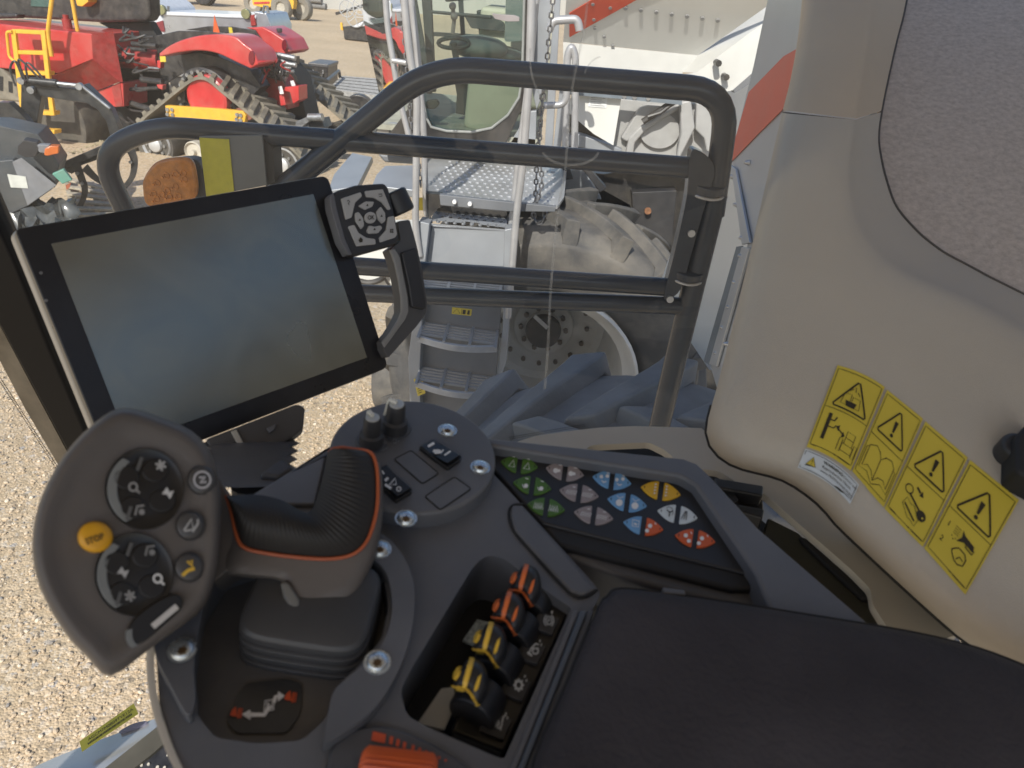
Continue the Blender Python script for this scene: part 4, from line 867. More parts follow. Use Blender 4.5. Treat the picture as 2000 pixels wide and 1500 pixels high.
for x in (317, 482): b = B(); b.disc(TKP, x, 19 if x < 400 else 27, .1, -.02, .08, 16); b.out('work_lamp', M('lamp_olive', (.3, .3, .16), .2, metal=.3), tk, bevel=.01)
for pts in (((329, 22), (329, 12)), ((514, 24), (516, 12), (522, 12), (524, 26))): b = B(); b.tube([TKP.pt(*p) for p in pts], .03, 8); b.out('post', TGREY, tk)
for x in (350, 470):
    p = TKP.pt(x, 60); b = B(); c = V((p.x, p.y, .42)); b.cyl(c + V((0, .05, 0)), c + V((0, .35, 0)), .42, seg=24); b.out('wheel', TBLK, tk, bevel=.04)
# flatbed trailer with toolbox
FZ = Plane((0, 0, .72), (0, 0, 1)); YT = vplane((-5.6, 18.6), (-3.6, 18.6))
fl = thing('flatbed_trailer', 'low flatbed trailer with grey plank deck beside the combine', 'trailer', (-4.2, 19.5, 0))
b = B(); b.pp([(641, 173), (668, 148), (760, 155), (790, 190), (740, 187)], FZ, -.1, 0); b.out('deck', M('deck_grey_wood', (.38, .37, .35), .8, var=.3, scale=14), fl)
b = B()
for k in range(5): s = k / 5 + .1; b.bar(FZ.pt(641 + 27 * s, 173 - 25 * s, .004), FZ.pt(745 + 20 * s, 187 - 32 * s, .004), .02, .008)
outs(b, 'deck_groove', BLKM, fl)
p0 = FZ.pt(640, 173, -.05); p1 = FZ.pt(742, 187, -.05)
b = B(); b.bar(p0 + V((0, -.05, -.12)), p1 + V((0, -.05, -.12)), .08, .3); b.out('side_rail', BLKM, fl)
for a, c, mt, nm in ((.02, .06, ORA, 'marker_lamp'), (.08, .12, TYEL, "marker_lamp"), (.24, .29, WHT, 'marker_lamp'), (.32, .68, M('cream_strip', (.6, .56, .42), .5), 'reflective_strip'), (.7, .84, WHT, 'reflective_strip')):
    b = B(); b.bar(p0.lerp(p1, a) + V((0, -.1, -.05)), p0.lerp(p1, c) + V((0, -.1, -.05)), .02, .1 if 'lamp' in nm else .08); b.out(nm, mt, fl)
b = B(); b.tube(fillet([FZ.pt(634, 166), FZ.pt(637, 158, .18), FZ.pt(662, 138, .18), FZ.pt(664, 150)], .05), .035, 8); b.out('end_rail', TBLK, fl)
for x in (690, 735):
    p = FZ.pt(x, 190); b = B(); c = V((p.x, p.y + .4, .36)); b.cyl(c, c + V((0, .3, 0)), .36, seg=22); b.out('wheel', TBLK, fl, bevel=.03)
p = Zp(602, 176, .35); bx = thing('toolbox', 'tall black steel toolbox with chrome latches at the trailer front', 'toolbox', (p.x, p.y, 0)); YB = vplane((p.x, p.y), (p.x + 1, p.y))
solid(bx, [(602, 126), (640, 130), (641, 178), (604, 174)], YB, .9, 'case', TBLK); solid(bx, [(601, 122), (641, 126), (641, 133), (602, 129)], YB, .95, 'lid', M('lid_dark_grey', (.09, .09, .095), .35), h=.02)
for x in (611, 631): solid(bx, [(x - 1.5, 137), (x + 1.5, 137), (x + 1.5, 144), (x - 1.5, 144)], YB, .02, 'latch', STEEL, h=.03, bevel=.004)
b = B(); b.tube([YB.pt(x, y, .04) for x, y in ((612, 142), (613, 150), (628, 152), (630, 143))], .015, 6); b.out('handle', TGREY, bx)
# yellow telehandler
YH = vplane((-18.5, 46.0), (-14, 45.5))
th = thing('telehandler', 'yellow telescopic handler on big grey tyres at the back of the yard', 'telehandler', (-16.4, 46, 0))
solid(th, [(486, -30), (530, -30), (530, 12), (520, 16), (494, 10)], YH, 1.0, 'body', TYEL); solid(th, [(540, -30), (562, -30), (574, 4), (572, 18), (566, 16), (556, -2)], YH, .5, 'boom_end', TYEL, h=.1); solid(th, [(520, -10), (566, -10), (566, 20), (524, 20)], YH, .4, 'chassis', TBLK, h=-.5)
solid(th, [(496, 4), (526, 3), (526, 7), (496, 8)], YH, .02, 'red_band', TRED, h=.03, bevel=0)
TYG = M('telehandler_tyre', (.2, .19, .17), .85, dust=.4, dcol=(.35, .3, .22))
for x, y, dy in ((482, 2, 1.2), (551, 18, 0), (580, 12, .9)):
    p = YH.pt(x, y) ; p = V((p.x, p.y + dy, .62)); b = B(); b.lathe([(.3, -.2), (.58, -.24), (.64, -.15), (.64, .15), (.58, .24), (.3, .2)], p, (.25, 1, 0), 28); w_ = b.out('wheel', TYG, th)
    b = B(); b.lathe([(.34, -.2), (.3, -.1), (0, -.08)], p, (.25, 1, 0), 20); b.out('rim', M('rim_yellow_grey', (.45, .42, .36), .5), w_)
# machines whose wheels show along the top edge
for k, (x, y, nm) in enumerate(((300, 4, 'dark red machine at the top edge showing only two black wheels'), (372, 8, 'red machine with grey lugged wheel at the top edge'))):
    p = Zp(x, y, 0); t = thing('parked_machine', nm, 'farm machine', (p.x, p.y, 0))
    for q, dx in enumerate((-1.1, 1.0)):
        b = B(); b.lathe([(.3, -.25), (.62, -.3), (.7, -.2), (.7, .2), (.62, .3), (.3, .25)], V((p.x + dx, p.y, .7)), (.1, 1, 0), 24); w_ = b.out('wheel', TYG if (k and q == 0) else TBLK, t)
        b = B(); b.lathe([(.34, -.26), (.3, -.15), (0, -.12)], V((p.x + dx, p.y, .7)), (.1, 1, 0), 18); b.out('rim', TDRED, w_)
    b = B(); b.box((p.x, p.y + .6, 1.5), (3.0, 1.4, 1.1)); b.out('body', TRED, t, bevel=.1)
# stacked pipes
rnd = random.Random(2)
for k, (x, y, l) in enumerate(((606, 18, 36), (603, 10, 34), (600, 3, 32))):
    p = Zp(x, 16, 0); t = thing('steel_pipe', ['dull grey pipe at the bottom of the stack by the white wall', 'dull grey pipe in the middle of the stack by the white wall', 'dull grey pipe on top of the stack by the white wall'][k], 'pipe', (p.x, p.y, 0), 'pipes stacked at the back')
    p.z = .22 + .4 * k; b = B(); b.tube([p + V((-.9, 0, 0)), p + V((1.3 - .2 * k, -.3, 0))], .22, 14); b.out('tube', M('pipe_grey%d' % k, (.2 + .03 * k, .2 + .03 * k, .2 + .03 * k), .7, var=.2), t)
# white building at the back
p0 = Zp(610, 16, 0); p1 = Zp(800, 26, 0); wb = thing('white_building', 'long white building wall behind the gravel yard', 'building', (p0.x, p0.y, 0)); d = (p1 - p0).normalized()
b = B(); a = p0 - d * 1; c = p1 + d * 30; b.prism([a, c, c + V((0, 0, 6)), a + V((0, 0, 6))], V((-d.y, d.x, 0)) * 12); b.out('wall', M('wall_white', (.7, .69, .64), .7, var=.04), wb)
b = B(); b.prism([a + V((0, 0, 6)) - V((-d.y, d.x, 0)) * .4, c + V((0, 0, 6)) - V((-d.y, d.x, 0)) * .4, c + V((0, 0, 6.3)), a + V((0, 0, 6.3))], V((-d.y, d.x, 0)) * 13); b.out('roof', M('roof_grey', (.3, .3, .3), .6), wb)
# black mower with spoked reel wheels
MP = vplane(tuple(Zp(672, 78, 0))[:2], (Zp(672, 78, 0).x + 1, Zp(672, 78, 0).y - .1))
mw = thing('reel_header', 'black header with white spoked reel wheels at the far side of the yard', 'header', Zp(690, 78, 0))
solid(mw, [(669, 52), (690, 50), (712, 38), (760, 30), (760, 84), (720, 82), (672, 77)], MP, 1.5, 'hull', TBLK, bevel=.05); solid(mw, [(687, 52), (712, 40), (760, 32), (750, 44), (700, 53)], MP, .1, 'white_cover', CHR, h=.05); solid(mw, [(664, 44), (668, 44), (670, 60), (665, 58)], MP, .1, 'yellow_strip', TYEL)
b = B(); b.bar(MP.pt(656, 27), MP.pt(720, 8), .1, .12); b.out('reel_bar', TBLK, mw)
for x, y, r in ((677, 17, .34), (694, 33, .42), (704, 12, .36)):
    c = MP.pt(x, y, .1); b = B(); b.tube([c + (MP.e1 * math.cos(k / 24 * 6.283) + MP.e2 * math.sin(k / 24 * 6.283)) * r for k in range(24)], .022, 8, closed=True)
    for k in range(5): a = k * 1.2566; b.bar(c, c + (MP.e1 * math.cos(a) + MP.e2 * math.sin(a)) * r, .03, .02, MP.n)
    b.out('reel_wheel', M('reel_grey', (.4, .41, .42), .4), mw)
# ------------------------------------------------------------------ armrest console
PC = Plane(Dp(808, 915, .5), (.08, -.12, 1.0))
cons = thing('armrest_console', 'charcoal armrest console with round switch plate, lever slot and joystick well', 'console', PC.pt(800, 1200))
slot = round2([(950, 1084), (982, 1089), (1060, 1150), (1117, 1188), (1108, 1205), (985, 1482), (970, 1478), (840, 1422), (795, 1398), (782, 1350), (800, 1312), (925, 1105)], 14)
well = round2([(395, 1180), (440, 1110), (520, 1085), (660, 1080), (745, 1110), (760, 1180), (745, 1250), (700, 1300), (648, 1350), (640, 1400), (590, 1446), (500, 1452), (420, 1440), (384, 1395), (372, 1330)], 16)
outer = round2([(303, 1262), (318, 1180), (380, 1060), (470, 985), (560, 925), (650, 868), (700, 830), (800, 815), (890, 840), (945, 905), (1060, 1030), (1160, 1140), (1174, 1160), (1150, 1205), (1012, 1530), (1000, 1720), (470, 1720), (345, 1480), (312, 1390)], 14)
b = B(); b.holed(outer, [slot, well], PC, -.05, 0); b.out('body', CHAR, cons, bevel=.005, seg=3)
# rolled lower-left lip
b = B(); rows = []
lipc = cat2([(380, 1060), (318, 1180), (303, 1262), (304, 1330), (318, 1400), (350, 1485), (400, 1560), (470, 1640)], 5)
for h, o in ((.001, 0), (-.006, 9), (-.016, 14), (-.034, 17), (-.06, 14)):
    rows.append([PC.pt(x - o * .95, y + o * .25, h) for x, y in lipc])
b.grid(rows); b.out('side_lip', CHAR, cons, normals=True)
b = B(); b.pp([(470, 988), (480, 972), (562, 922), (652, 867), (700, 832), (740, 850), (640, 880), (615, 985), (560, 985)], PC, -.004, .003); b.out('lit_shoulder', M('shoulder_lit_tone', (.17, .18, .205), .48, var=.08, bump=.12, bscale=1500), cons, bevel=.002)  # paler plastic paints the light on this slope into its colour
# raised ring around the joystick well
ring_o = [(x, y) for x, y in circ(566, 1262, 243, 60, -100, 145)]
b = B(); 
ro = cat2([(620, 1050), (700, 1030), (760, 1052), (800, 1110), (810, 1170), (800, 1250), (770, 1325), (725, 1390), (665, 1435), (630, 1452)], 5); ri = cat2([(632, 1450), (640, 1400), (655, 1348), (706, 1300), (750, 1250), (766, 1185), (752, 1115), (700, 1078), (640, 1074)], 5)
b.pp(ro + ri, PC, -.004, .009); b.out('well_ring', CHAR, cons, bevel=.003, seg=3)
b = B(); b.pp(cat2([(300, 1265), (320, 1180), (380, 1120), (430, 1090), (400, 1170), (380, 1290), (382, 1365), (366, 1396), (335, 1345)], 4, True), PC, -.004, .008); b.out('well_ring', CHAR, cons, bevel=.003, seg=3)
# floor of the well, running down to the shift diagram
WFM = M('well_plastic', (.1, .097, .097), .5, var=.12, scale=20, bump=.12, bscale=1500, dust=.1)
WF = Plane(PC.pt(560, 1330, -.016), PC.n + V((0, .05, 0)))
b = B(); b.pp([(340, 1060), (800, 1060), (800, 1300), (690, 1480), (560, 1490), (360, 1470), (330, 1300)], WF, -.004, 0); wf = b.out('well_floor', WFM, cons)
SH = WF
b = B(); b.pp(round2([(478, 1335), (560, 1325), (590, 1335), (586, 1395), (560, 1432), (460, 1432), (440, 1405)], 12), SH, 0, .0012); dg = b.out('shift_plate', M('shift_plate', (.03, .032, .036), .4, dust=.1), wf)
b = B(); W = lambda x, y, h=0: SH.pt(x, y, .0022)
b.ribbon([(482, 1396), (516, 1396), (526, 1380)], 8, W); b.fill([(489, 1386), (489, 1406), (472, 1395)], W); b.ribbon([(535, 1372), (538, 1361), (546, 1359)], 7, W); b.fill([(543, 1350), (543, 1370), (556, 1359)], W)
b.out('arrow', WHT, dg, normals=False)
q = quadmap(SH, (518, 1369), (536, 1366), (534, 1386), (516, 1389)); b = B(); b.ribbon([(0, 0), (1, 0), (1, 1), (0, 1)], .13, lambda u, v, h: q(u, v, .0022), closed=True); b.text('N', lambda u, v, h: q(u, v, .0022), 0, .16, .86, 1.0); b.out('letter_n', WHT, dg, normals=False)
RPR = M('print_red', (.6, .09, .03), .5)
b = B(); 
for ox, oy in ((462, 1391), (568, 1360)):
    b.fill([(ox - 13, oy + 6), (ox - 9, oy - 4), (ox - 1, oy - 12), (ox + 1, oy + 8), (ox - 6, oy + 8)], W); b.fill([(ox + 4, oy - 8), (ox + 8, oy - 8), (ox + 5, oy + 12), (ox + 1, oy + 12)], W); b.fill([(ox + 10, oy - 8), (ox + 12, oy - 8), (ox + 9, oy + 12), (ox + 7, oy + 12)], W)
b.out('machine_symbol', RPR, dg, normals=False)
# round switch plate
b = B(); c0 = PC.pt(806, 909, 0); b.cyl(c0 + PC.n * -.003, c0 + PC.n * .013, .0575, seg=72); b.out('switch_plate', CHAR, cons, bevel=.0025, seg=3)
PD = PC.off(.013)
b = B(); b.pp([(1000, 985), (1020, 985), (1165, 1150), (1140, 1162), (1115, 1155), (1040, 1075), (1005, 1035), (996, 1003)], PC, -.01, .0022); b.out('cover_flap', CHAR, cons, bevel=.002)
b = B(); b.tube([PC.pt(x, y, .0008) for x, y in cat2([(1022, 984), (1000, 988), (994, 1005), (1004, 1038), (1040, 1080), (1112, 1158), (1142, 1166), (1166, 1152)], 4)], .0009, 6); b.out('cover_gap', BLKM, cons)
def blank(quad):
    b = B(); b.pp(round2(quad, 5), PD, -.001, .0006); o = b.out('blank_cover', CHAR, cons, bevel=.0004)
    b = B(); b.tube([PD.pt(x, y, .0002) for x, y in round2(quad, 5)], .0006, 6, closed=True); b.out('gap', BLKM, o)
blank([(770, 897), (803, 880), (857, 925), (825, 945)]); blank([(830, 970), (888, 932), (920, 955), (860, 996)])
SW = M('switch_black', (.014, .014, .015), .3, var=.2)
def rocker(base, front, sym):
    b = B(); b.pp(round2(base, 4), PD, -.002, .003); o = b.out('rocker_switch', SW, cons, bevel=.001)
    b = B(); a = [PD.pt(x, y, h) for x, y, h in front]; bb = [PD.pt(x, y, .002) for x, y, h in front]
    b.loft([bb, a]); b.out('rocker', SW, o, bevel=.0012)
    return o
o = rocker([(818, 872), (846, 856), (903, 890), (899, 898), (874, 914)], [(822, 872, .004), (846, 859, .004), (866, 872, .0035), (900, 888, .0105), (874, 905, .0105), (842, 887, .0035)], None)
b = B(); W2 = lambda x, y, h=0: PD.pt(x, y, .0075)
b.ribbon([(836, 872), (848, 865)], 5, W2); b.ball(PD.pt(855, 882, .005), .0028, 1, (1.5, 1, .3)); b.ribbon([(868, 889), (880, 881)], 3, lambda x, y, h: PD.pt(x, y, .0102)); b.ribbon([(847, 879), (862, 884), (866, 878)], 3, W2); b.out('symbol', WHT, o, normals=False)
o = rocker([(737, 915), (756, 905), (770, 923), (806, 954), (804, 960), (774, 978), (742, 948)], [(739, 917, .009), (756, 908, .009), (768, 924, .0035), (804, 953, .0075), (775, 970, .0075), (746, 941, .0035)], None)
b = B(); W3 = lambda x, y, h=0: PD.pt(x, y, .008)
b.ribbon([(746, 919), (750, 926)], 2.5, W3); b.ribbon([(760, 947), (772, 934), (774, 946)], 2.5, W3, closed=True); b.ribbon([(752, 939), (758, 933)], 5, W3); b.ribbon([(752, 946), (764, 954)], 5, W3); b.ribbon(circ(779, 955, 4, 12), 2, W3, closed=True); b.out('symbol', WHT, o, normals=False)
def knob(px, py, r, tx, ty):
    b = B(); b.disc(PD, px, py, r * 1.25, 0, .003, 32); o = b.out('knob_collar', CHAR2, cons, bevel=.001)
    b = B(); c = PD.pt(px, py, .003); b.lathe([(r, 0), (r * .95, .008), (r * .74, .0095), (r * .68, .021), (r * .6, .0225), (0, .0225)], c, PD.n, 32); kn = b.out('knob', BLK, o, angle=25)
    b = B(); b.cyl(c + PD.n * .0215, c + PD.n * .0234, r * .56, seg=24); b.out('knob_cap', M('cap_aluminium', (.5, .5, .47), .35, metal=.5), kn, bevel=.0006)
    b = B(); d = (PD.pt(px + tx, py + ty, 0) - PD.pt(px, py, 0)).normalized(); b.bar(c + PD.n * .0245, c + PD.n * .0245 + d * r * .62, .0022, .002, PD.n); b.bar(c + d * r * .68 + PD.n * .024, c + d * r * .97 + PD.n * .009, .0016, .0016, PD.n); b.out('pointer', M('pointer_white', (.7, .68, .6), .4), kn)
knob(725, 865, .0085, -10, -12); knob(771, 838, .0092, -14, -6)
b = B(); W2 = lambda x, y, h=0: PD.pt(x, y, .0006)
for ox, oy in ((748, 876), (772, 862)):
    b.ribbon([(ox - 5, oy), (ox - 3, oy - 4), (ox + 2, oy - 3), (ox + 2, oy + 3), (ox - 4, oy + 3)], 2.2, W2); b.ribbon([(ox + 5, oy + 1), (ox + 8, oy - 2)], 2, W2)
b.fill([(742, 856), (750, 861), (744, 866)], W2); b.fill([(792, 833), (800, 838), (793, 842)], W2); b.out('knob_symbol', M('print_grey', (.22, .23, .25), .5), cons, normals=False)
SCR = M('screw_zinc', (.62, .68, .72), .28, metal=.85, var=.1, scale=300); SCRD = M('screw_recess', (.12, .07, .03), .6, metal=.5)
def screw(surf, px, py, r=.0056):
    b = B(); b.lathe([(r * 1.25, .0), (r * 1.25, .0006), (r * 1.05, .0004), (r, .0006), (r * .98, .0016), (r * .8, .0026), (r * .38, .0028), (0, .0028)], surf.pt(px, py, 0), surf.n, 28); o = b.out('screw', SCR, cons, angle=60)
    b = B(); c = surf.pt(px, py, .0029); b.poly([c + (surf.e1 * math.cos(k * .5236) + surf.e2 * math.sin(k * .5236)) * r * (.46 if k % 2 else .34) for k in range(12)]); b.out('recess', SCRD, o, normals=False)
for p in ((874, 841), (938, 913), (793, 1013)): screw(PD, *p)
PR = PC.off(.009)
for p in ((742, 1073), (737, 1294), (356, 1270)): screw(PR, *p)
# lower front: dial recess with orange wheel
b = B(); b.pp(cat2([(640, 1490), (650, 1455), (690, 1425), (740, 1415), (800, 1430), (870, 1465), (920, 1505), (930, 1560), (640, 1560)], 4, True), PC, -.004, .003); dp = b.out('dial_plate', CHAR2, cons, bevel=.002)
dx = (PC.pt(852, 1512) - PC.pt(700, 1494)).normalized(); c = PC.pt(768, 1566, -.008); dv = PC.n.cross(dx).normalized(); b = B(); rings = []
for q in range(121):
    a_ = q / 120 * 6.283; rr = .0215 + (.0009 if q % 3 == 1 else -.0005); r = (PC.n * math.cos(a_) + dv * math.sin(a_)) * rr
    rings.append([c - dx * .018 + r * .88, c - dx * .0155 + r, c + dx * .0155 + r, c + dx * .018 + r * .88])
b.grid(rings); b.out('dial_wheel', M('dial_orange', (.72, .13, .03), .4, var=.1), cons, angle=40)
b = B(); W2 = lambda x, y, h=0: PC.pt(x, y, .0036)
b.fill([(728, 1428), (754, 1434), (752, 1452), (725, 1446)], W2)
for k in range(9):
    x = 762 + k * 13 + (k > 2) * 4; y = 1437 + k * 5.6; w_ = 7 - k * .45; hh = 18 - k * 1.5; b.fill([(x, y), (x + w_, y + 2.4), (x + w_ - 2.5, y + hh), (x - 2.5, y + hh - 2.4)], W2)
b.out('scale_print', RPR, dp, normals=False)
# cable channel trim beside the pad
for k, (o, m_, h) in enumerate(((0, CHAR, .004), (16, M('channel_blue', (.09, .11, .14), .35, coat=.2), .006), (30, CHAR, .003))):
    b = B(); b.pp([(1118 + o, 1192), (1132 + o, 1192), (998 + o, 1530), (984 + o, 1530)], PC, -.01, h); b.out('channel_strip', m_, cons, bevel=.001)
# ------------------------------------------------------------------ lever slot inside
SF = PC.off(-.045)
b = B(); b.pp([(760, 1060), (1150, 1160), (1000, 1560), (740, 1450)], SF, -.004, 0); b.out('slot_floor', BLKM, cons)
CREAM = M('cream_plate', (.5, .49, .44), .5, var=.05)
b = B(); b.pp([(862, 1345), (886, 1342), (890, 1375), (868, 1425), (816, 1412)], PC.off(-.028), -.002, 0); b.out('cream_plate', CREAM, cons)
b = B(); b.pp([(932, 1210), (960, 1216), (930, 1262), (904, 1250)], PC.off(-.028), -.002, 0); b.out('frosted_plate', M('frosted', (.3, .34, .33), .5, var=.5, scale=500), cons)
# lever base block with four icon plates
LB = Plane(PC.pt(1040, 1330, -.012), PC.n + V((-.05, -.12, 0)))
b = B(); b.pp([(1062, 1170), (1112, 1194), (985, 1470), (880, 1428), (905, 1370)], LB, -.03, -.002); lb = b.out('lever_base', SW, cons, bevel=.002)
IC = [(1072, 1212), (1043, 1268), (1013, 1338), (975, 1412)]
for k, (x, y) in enumerate(IC):
    s = .86 + k * .06
    b = B(); b.pp(round2([(x - 22 * s, y - 22 * s), (x + 26 * s, y - 6 * s), (x + 8 * s, y + 32 * s), (x - 38 * s, y + 14 * s)], 4), LB, -.004, .0012); ip = b.out('icon_plate', BLK, lb, bevel=.0006)
    W2 = lambda u, v, h=0, x=x, y=y, s=s: LB.pt(x + u * s, y + v * s, .0022)
    b = B()
    if k == 0: b.ribbon(circ(0, 0, 7, 18, ry=9), 2, W2, closed=True); b.ribbon(circ(0, 0, 11, 14, 120, 240, ry=14), 2, W2); b.ribbon(circ(0, 0, 11, 14, -60, 60, ry=14), 2, W2); b.text('P', W2, 0, -3.5, 5, 13); b.fill([(6, -22), (9, -22), (8, -16), (5, -16)], W2)
    if k == 1: b.ribbon([(-12, 12), (-6, -2), (4, -12), (10, -10)], 3, W2); b.ribbon(circ(3, 4, 6, 14), 3, W2, closed=True); b.ribbon([(-14, 6), (-4, 14)], 4, W2); b.ribbon([(-4, -2), (10, -2)], 2.5, W2)
    if k == 2: b.ribbon(circ(0, 0, 6.5, 16, ry=8), 3.5, W2, closed=True); [b.ribbon([(8 * math.cos(a * .785), 10 * math.sin(a * .785)), (10.5 * math.cos(a * .785), 13 * math.sin(a * .785))], 3.5, W2) for a in range(8)]
    if k == 3: b.ribbon(circ(-6, 0, 6, 14), 2, W2, closed=True); [b.ribbon([(-6, 0), (-6 + 7 * math.cos(a * 1.05), 7 * math.sin(a * 1.05))], 1.8, W2) for a in range(6)]; b.ribbon([(2, 14), (8, -12), (13, -14)], 2.5, W2); b.ribbon([(-4, 10), (2, 8)], 2.5, W2)
    if k: b.fill([(12, -20), (14, -20), (13, -15), (11, -15)], W2); b.fill([(15, -12), (17, -12), (16, -7), (14, -7)], W2)
    b.out('lever_symbol', M('icon_grey%d' % k, (.55, .57, .58), .5), ip, normals=False)
# ------------------------------------------------------------------ four paddle levers
ORU = M('lever_orange', (.7, .16, .04), .45, var=.06); LBK = M('lever_black', (.02, .02, .022), .42, var=.15, bump=.1, bscale=900)
LV = [(920, 1330), (958, 1258), (994, 1196), (1027, 1142)]; LS = [1.0, .95, .92, .88]
LABS = ['yellow and black paddle lever nearest the orange dial wheel', 'yellow and black paddle lever directly below the orange-marked levers', 'orange and black paddle lever next to the yellow ones', 'orange and black paddle lever at the far end of the slot beside the parking symbol']
z5 = lambda L, k: [(LV[k][0] + (x - 940) * .3 * LS[k], LV[k][1] + (y - 930) * .3 * LS[k]) for x, y in L]
for k in range(4):
    x, y = LV[k]; p0 = PC.pt(x, y, .012); vd = (EYE - p0).normalized()
    LPn = Plane(p0, vd + PC.n * .5 + V((-.25, 0, 0)))
    t = thing('paddle_lever', LABS[k], 'lever', PC.pt(x + 10, y + 30, -.02), 'paddle levers in the console slot')
    capo = z5([(905, 800), (935, 786), (975, 788), (1015, 810), (1042, 855), (1055, 930), (1052, 1000), (992, 1095), (968, 1075), (932, 1008), (900, 990), (818, 970), (832, 930), (842, 880), (860, 850), (885, 835)], k)
    b = B(); rings = []
    cx = sum(p[0] for p in capo) / len(capo); cy = sum(p[1] for p in capo) / len(capo)
    for h, sc in ((-.013, .92), (-.006, 1.0), (.001, .96), (.0055, .84), (.008, .6), (.0088, .3)):
        rings.append([LPn.pt(cx + (px - cx) * sc, cy + (py - cy) * sc, h) for px, py in cat2(capo, 2, True)])
    b.loft(rings); bmesh.ops.triangulate(b.bm, faces=b.bm.faces); skb_ = b.bm.copy(); cap = b.out('cap', LBK, t, angle=60)
    mt = YRUB if k < 2 else ORU
    sk_ = Skin(skb_, LPn)
    b = B(); 
    for rib, wd in ((z5([(948, 792), (935, 840), (918, 900), (900, 962)], k), 9 * LS[k]), (z5([(822, 968), (862, 972), (905, 984), (935, 1010), (965, 1060), (984, 1086)], k), 6 * LS[k])):
        P3 = cat2(rib, 4); L3 = []
        rows = [[], [], [], []]
        for i, (px, py) in enumerate(P3):
            a = P3[max(i - 1, 0)]; c = P3[min(i + 1, len(P3) - 1)]; tx, ty = c[0] - a[0], c[1] - a[1]; l = math.hypot(tx, ty); nx, ny = -ty / l * wd / 2, tx / l * wd / 2
            rows[0].append(sk_.pt(px + nx, py + ny, -.0005)); rows[1].append(sk_.pt(px + nx * .9, py + ny * .9, .0012)); rows[2].append(sk_.pt(px - nx * .9, py - ny * .9, .0012)); rows[3].append(sk_.pt(px - nx, py - ny, -.0005))
        b.loft([[r[i] for r in rows] for i in range(len(P3))])
    b.out('stripe', mt, cap)
    for cres in ([(1008, 880), (985, 905), (964, 960), (958, 992), (966, 1000), (984, 985), (1000, 930)], [(884, 838), (860, 850), (840, 885), (834, 925), (842, 930), (862, 905), (876, 870)]):
        b = B(); q = z5(cres, k); mid = (sum(p[0] for p in q) / 7, sum(p[1] for p in q) / 7)
        a = [sk_.pt(px, py, .0002) for px, py in q]; a2 = [sk_.pt(mid[0] + (px - mid[0]) * .75, mid[1] + (py - mid[1]) * .75, .0016) for px, py in q]; b.loft([a, a2]); b.out('grip_inlay', mt, cap)
    # stem and pivot drum
    b = B(); r0 = [LPn.pt(px, py, -.012) for px, py in z5([(830, 980), (905, 995), (985, 1095), (1052, 1000), (1040, 900), (900, 850)], k)]; r1 = [PC.pt(px, py, -.03) for px, py in z5([(800, 1120), (900, 1230), (1000, 1240), (1060, 1140), (1030, 1010), (880, 980)], k)]
    b.loft([r0, r1]); st = b.out('stem', LBK, t, bevel=.002)
    b = B(); d = (PC.pt(1028, 1142) - PC.pt(920, 1330)).normalized(); c = PC.pt(x + 14 * LS[k], y + 44 * LS[k], -.014); b.cyl(c - d * .009, c + d * .009, .0135, seg=32); b.out('pivot_drum', LBK, t, bevel=.0015)
# ------------------------------------------------------------------ button panel wing
PB = PC.off(-.002)
wing = thing('button_panel', 'dark sloping panel with rows of coloured lens-shaped buttons', 'control panel', PB.pt(1200, 980))
frame = [(880, 836), (945, 853), (1335, 894), (1362, 904), (1385, 925), (1482, 1030), (1700, 1218), (1650, 1235), (1530, 1205), (1505, 1190), (1475, 1118), (1358, 946), (1330, 929), (945, 868), (950, 885), (880, 880)]
b = B(); b.pp(frame, PB, -.035, .010); b.out('frame', CHAR, wing, bevel=.003, seg=3)
b = B(); b.pp([(936, 866), (1332, 927), (1362, 945), (1474, 1116), (1470, 1124), (1060, 1022), (940, 890)], PB, -.02, .001); pf = b.out('panel_face', M('panel_dark', (.02, .02, .022), .45, var=.1, bump=.1, bscale=1500), wing, bevel=.002)
b = B(); b.pp([(1055, 1020), (1474, 1124), (1478, 1150), (1430, 1150), (1092, 1064)], PB, -.03, -.001); b.out('front_edge', BLKM, wing, bevel=.003)
b = B(); b.pp([(1092, 1066), (1290, 1112), (1440, 1135), (1476, 1150), (1510, 1192), (1440, 1180), (1330, 1158), (1225, 1128), (1112, 1088)], PB, -.045, -.006); b.out('under_rail', CHAR2, wing, bevel=.004)
z8 = lambda x, y: (900 + .32 * x, 800 + .32 * y)
GRN = M('key_green', (.07, .16, .022), .45, var=.08); MAU = M('key_mauve', (.3, .26, .26), .45, var=.06); BLU = M('key_blue', (.16, .36, .62), .45, var=.06); YLW = M('key_yellow', (.72, .42, .02), .45, var=.06); KWH = M('key_white', (.62, .68, .7), .45, var=.05); KOR = M('key_orange', (.62, .11, .025), .45, var=.06)
PAIRS = [((245, 312), (472, 350), GRN, GRN, 'cone'), ((320, 440), (553, 482), GRN, GRN, 'dot'), ((408, 572), (637, 612), GRN, GRN, 'zig'), ((520, 352), (752, 398), MAU, MAU, 'blob'), ((603, 487), (843, 528), MAU, MAU, 'hatch'), ((692, 620), (932, 665), MAU, MAU, 'hatch'),
         ((805, 405), (1042, 450), BLU, BLU, 'bulb'), ((896, 540), (1137, 588), BLU, BLU, 'big'), ((993, 682), (1238, 732), BLU, KOR, 'mix'), ((1100, 468), (1344, 518), YLW, YLW, 'saw'), ((1202, 612), (1447, 660), KWH, KWH, 'fan'), ((1308, 762), (1556, 806), KOR, KOR, 'two')]
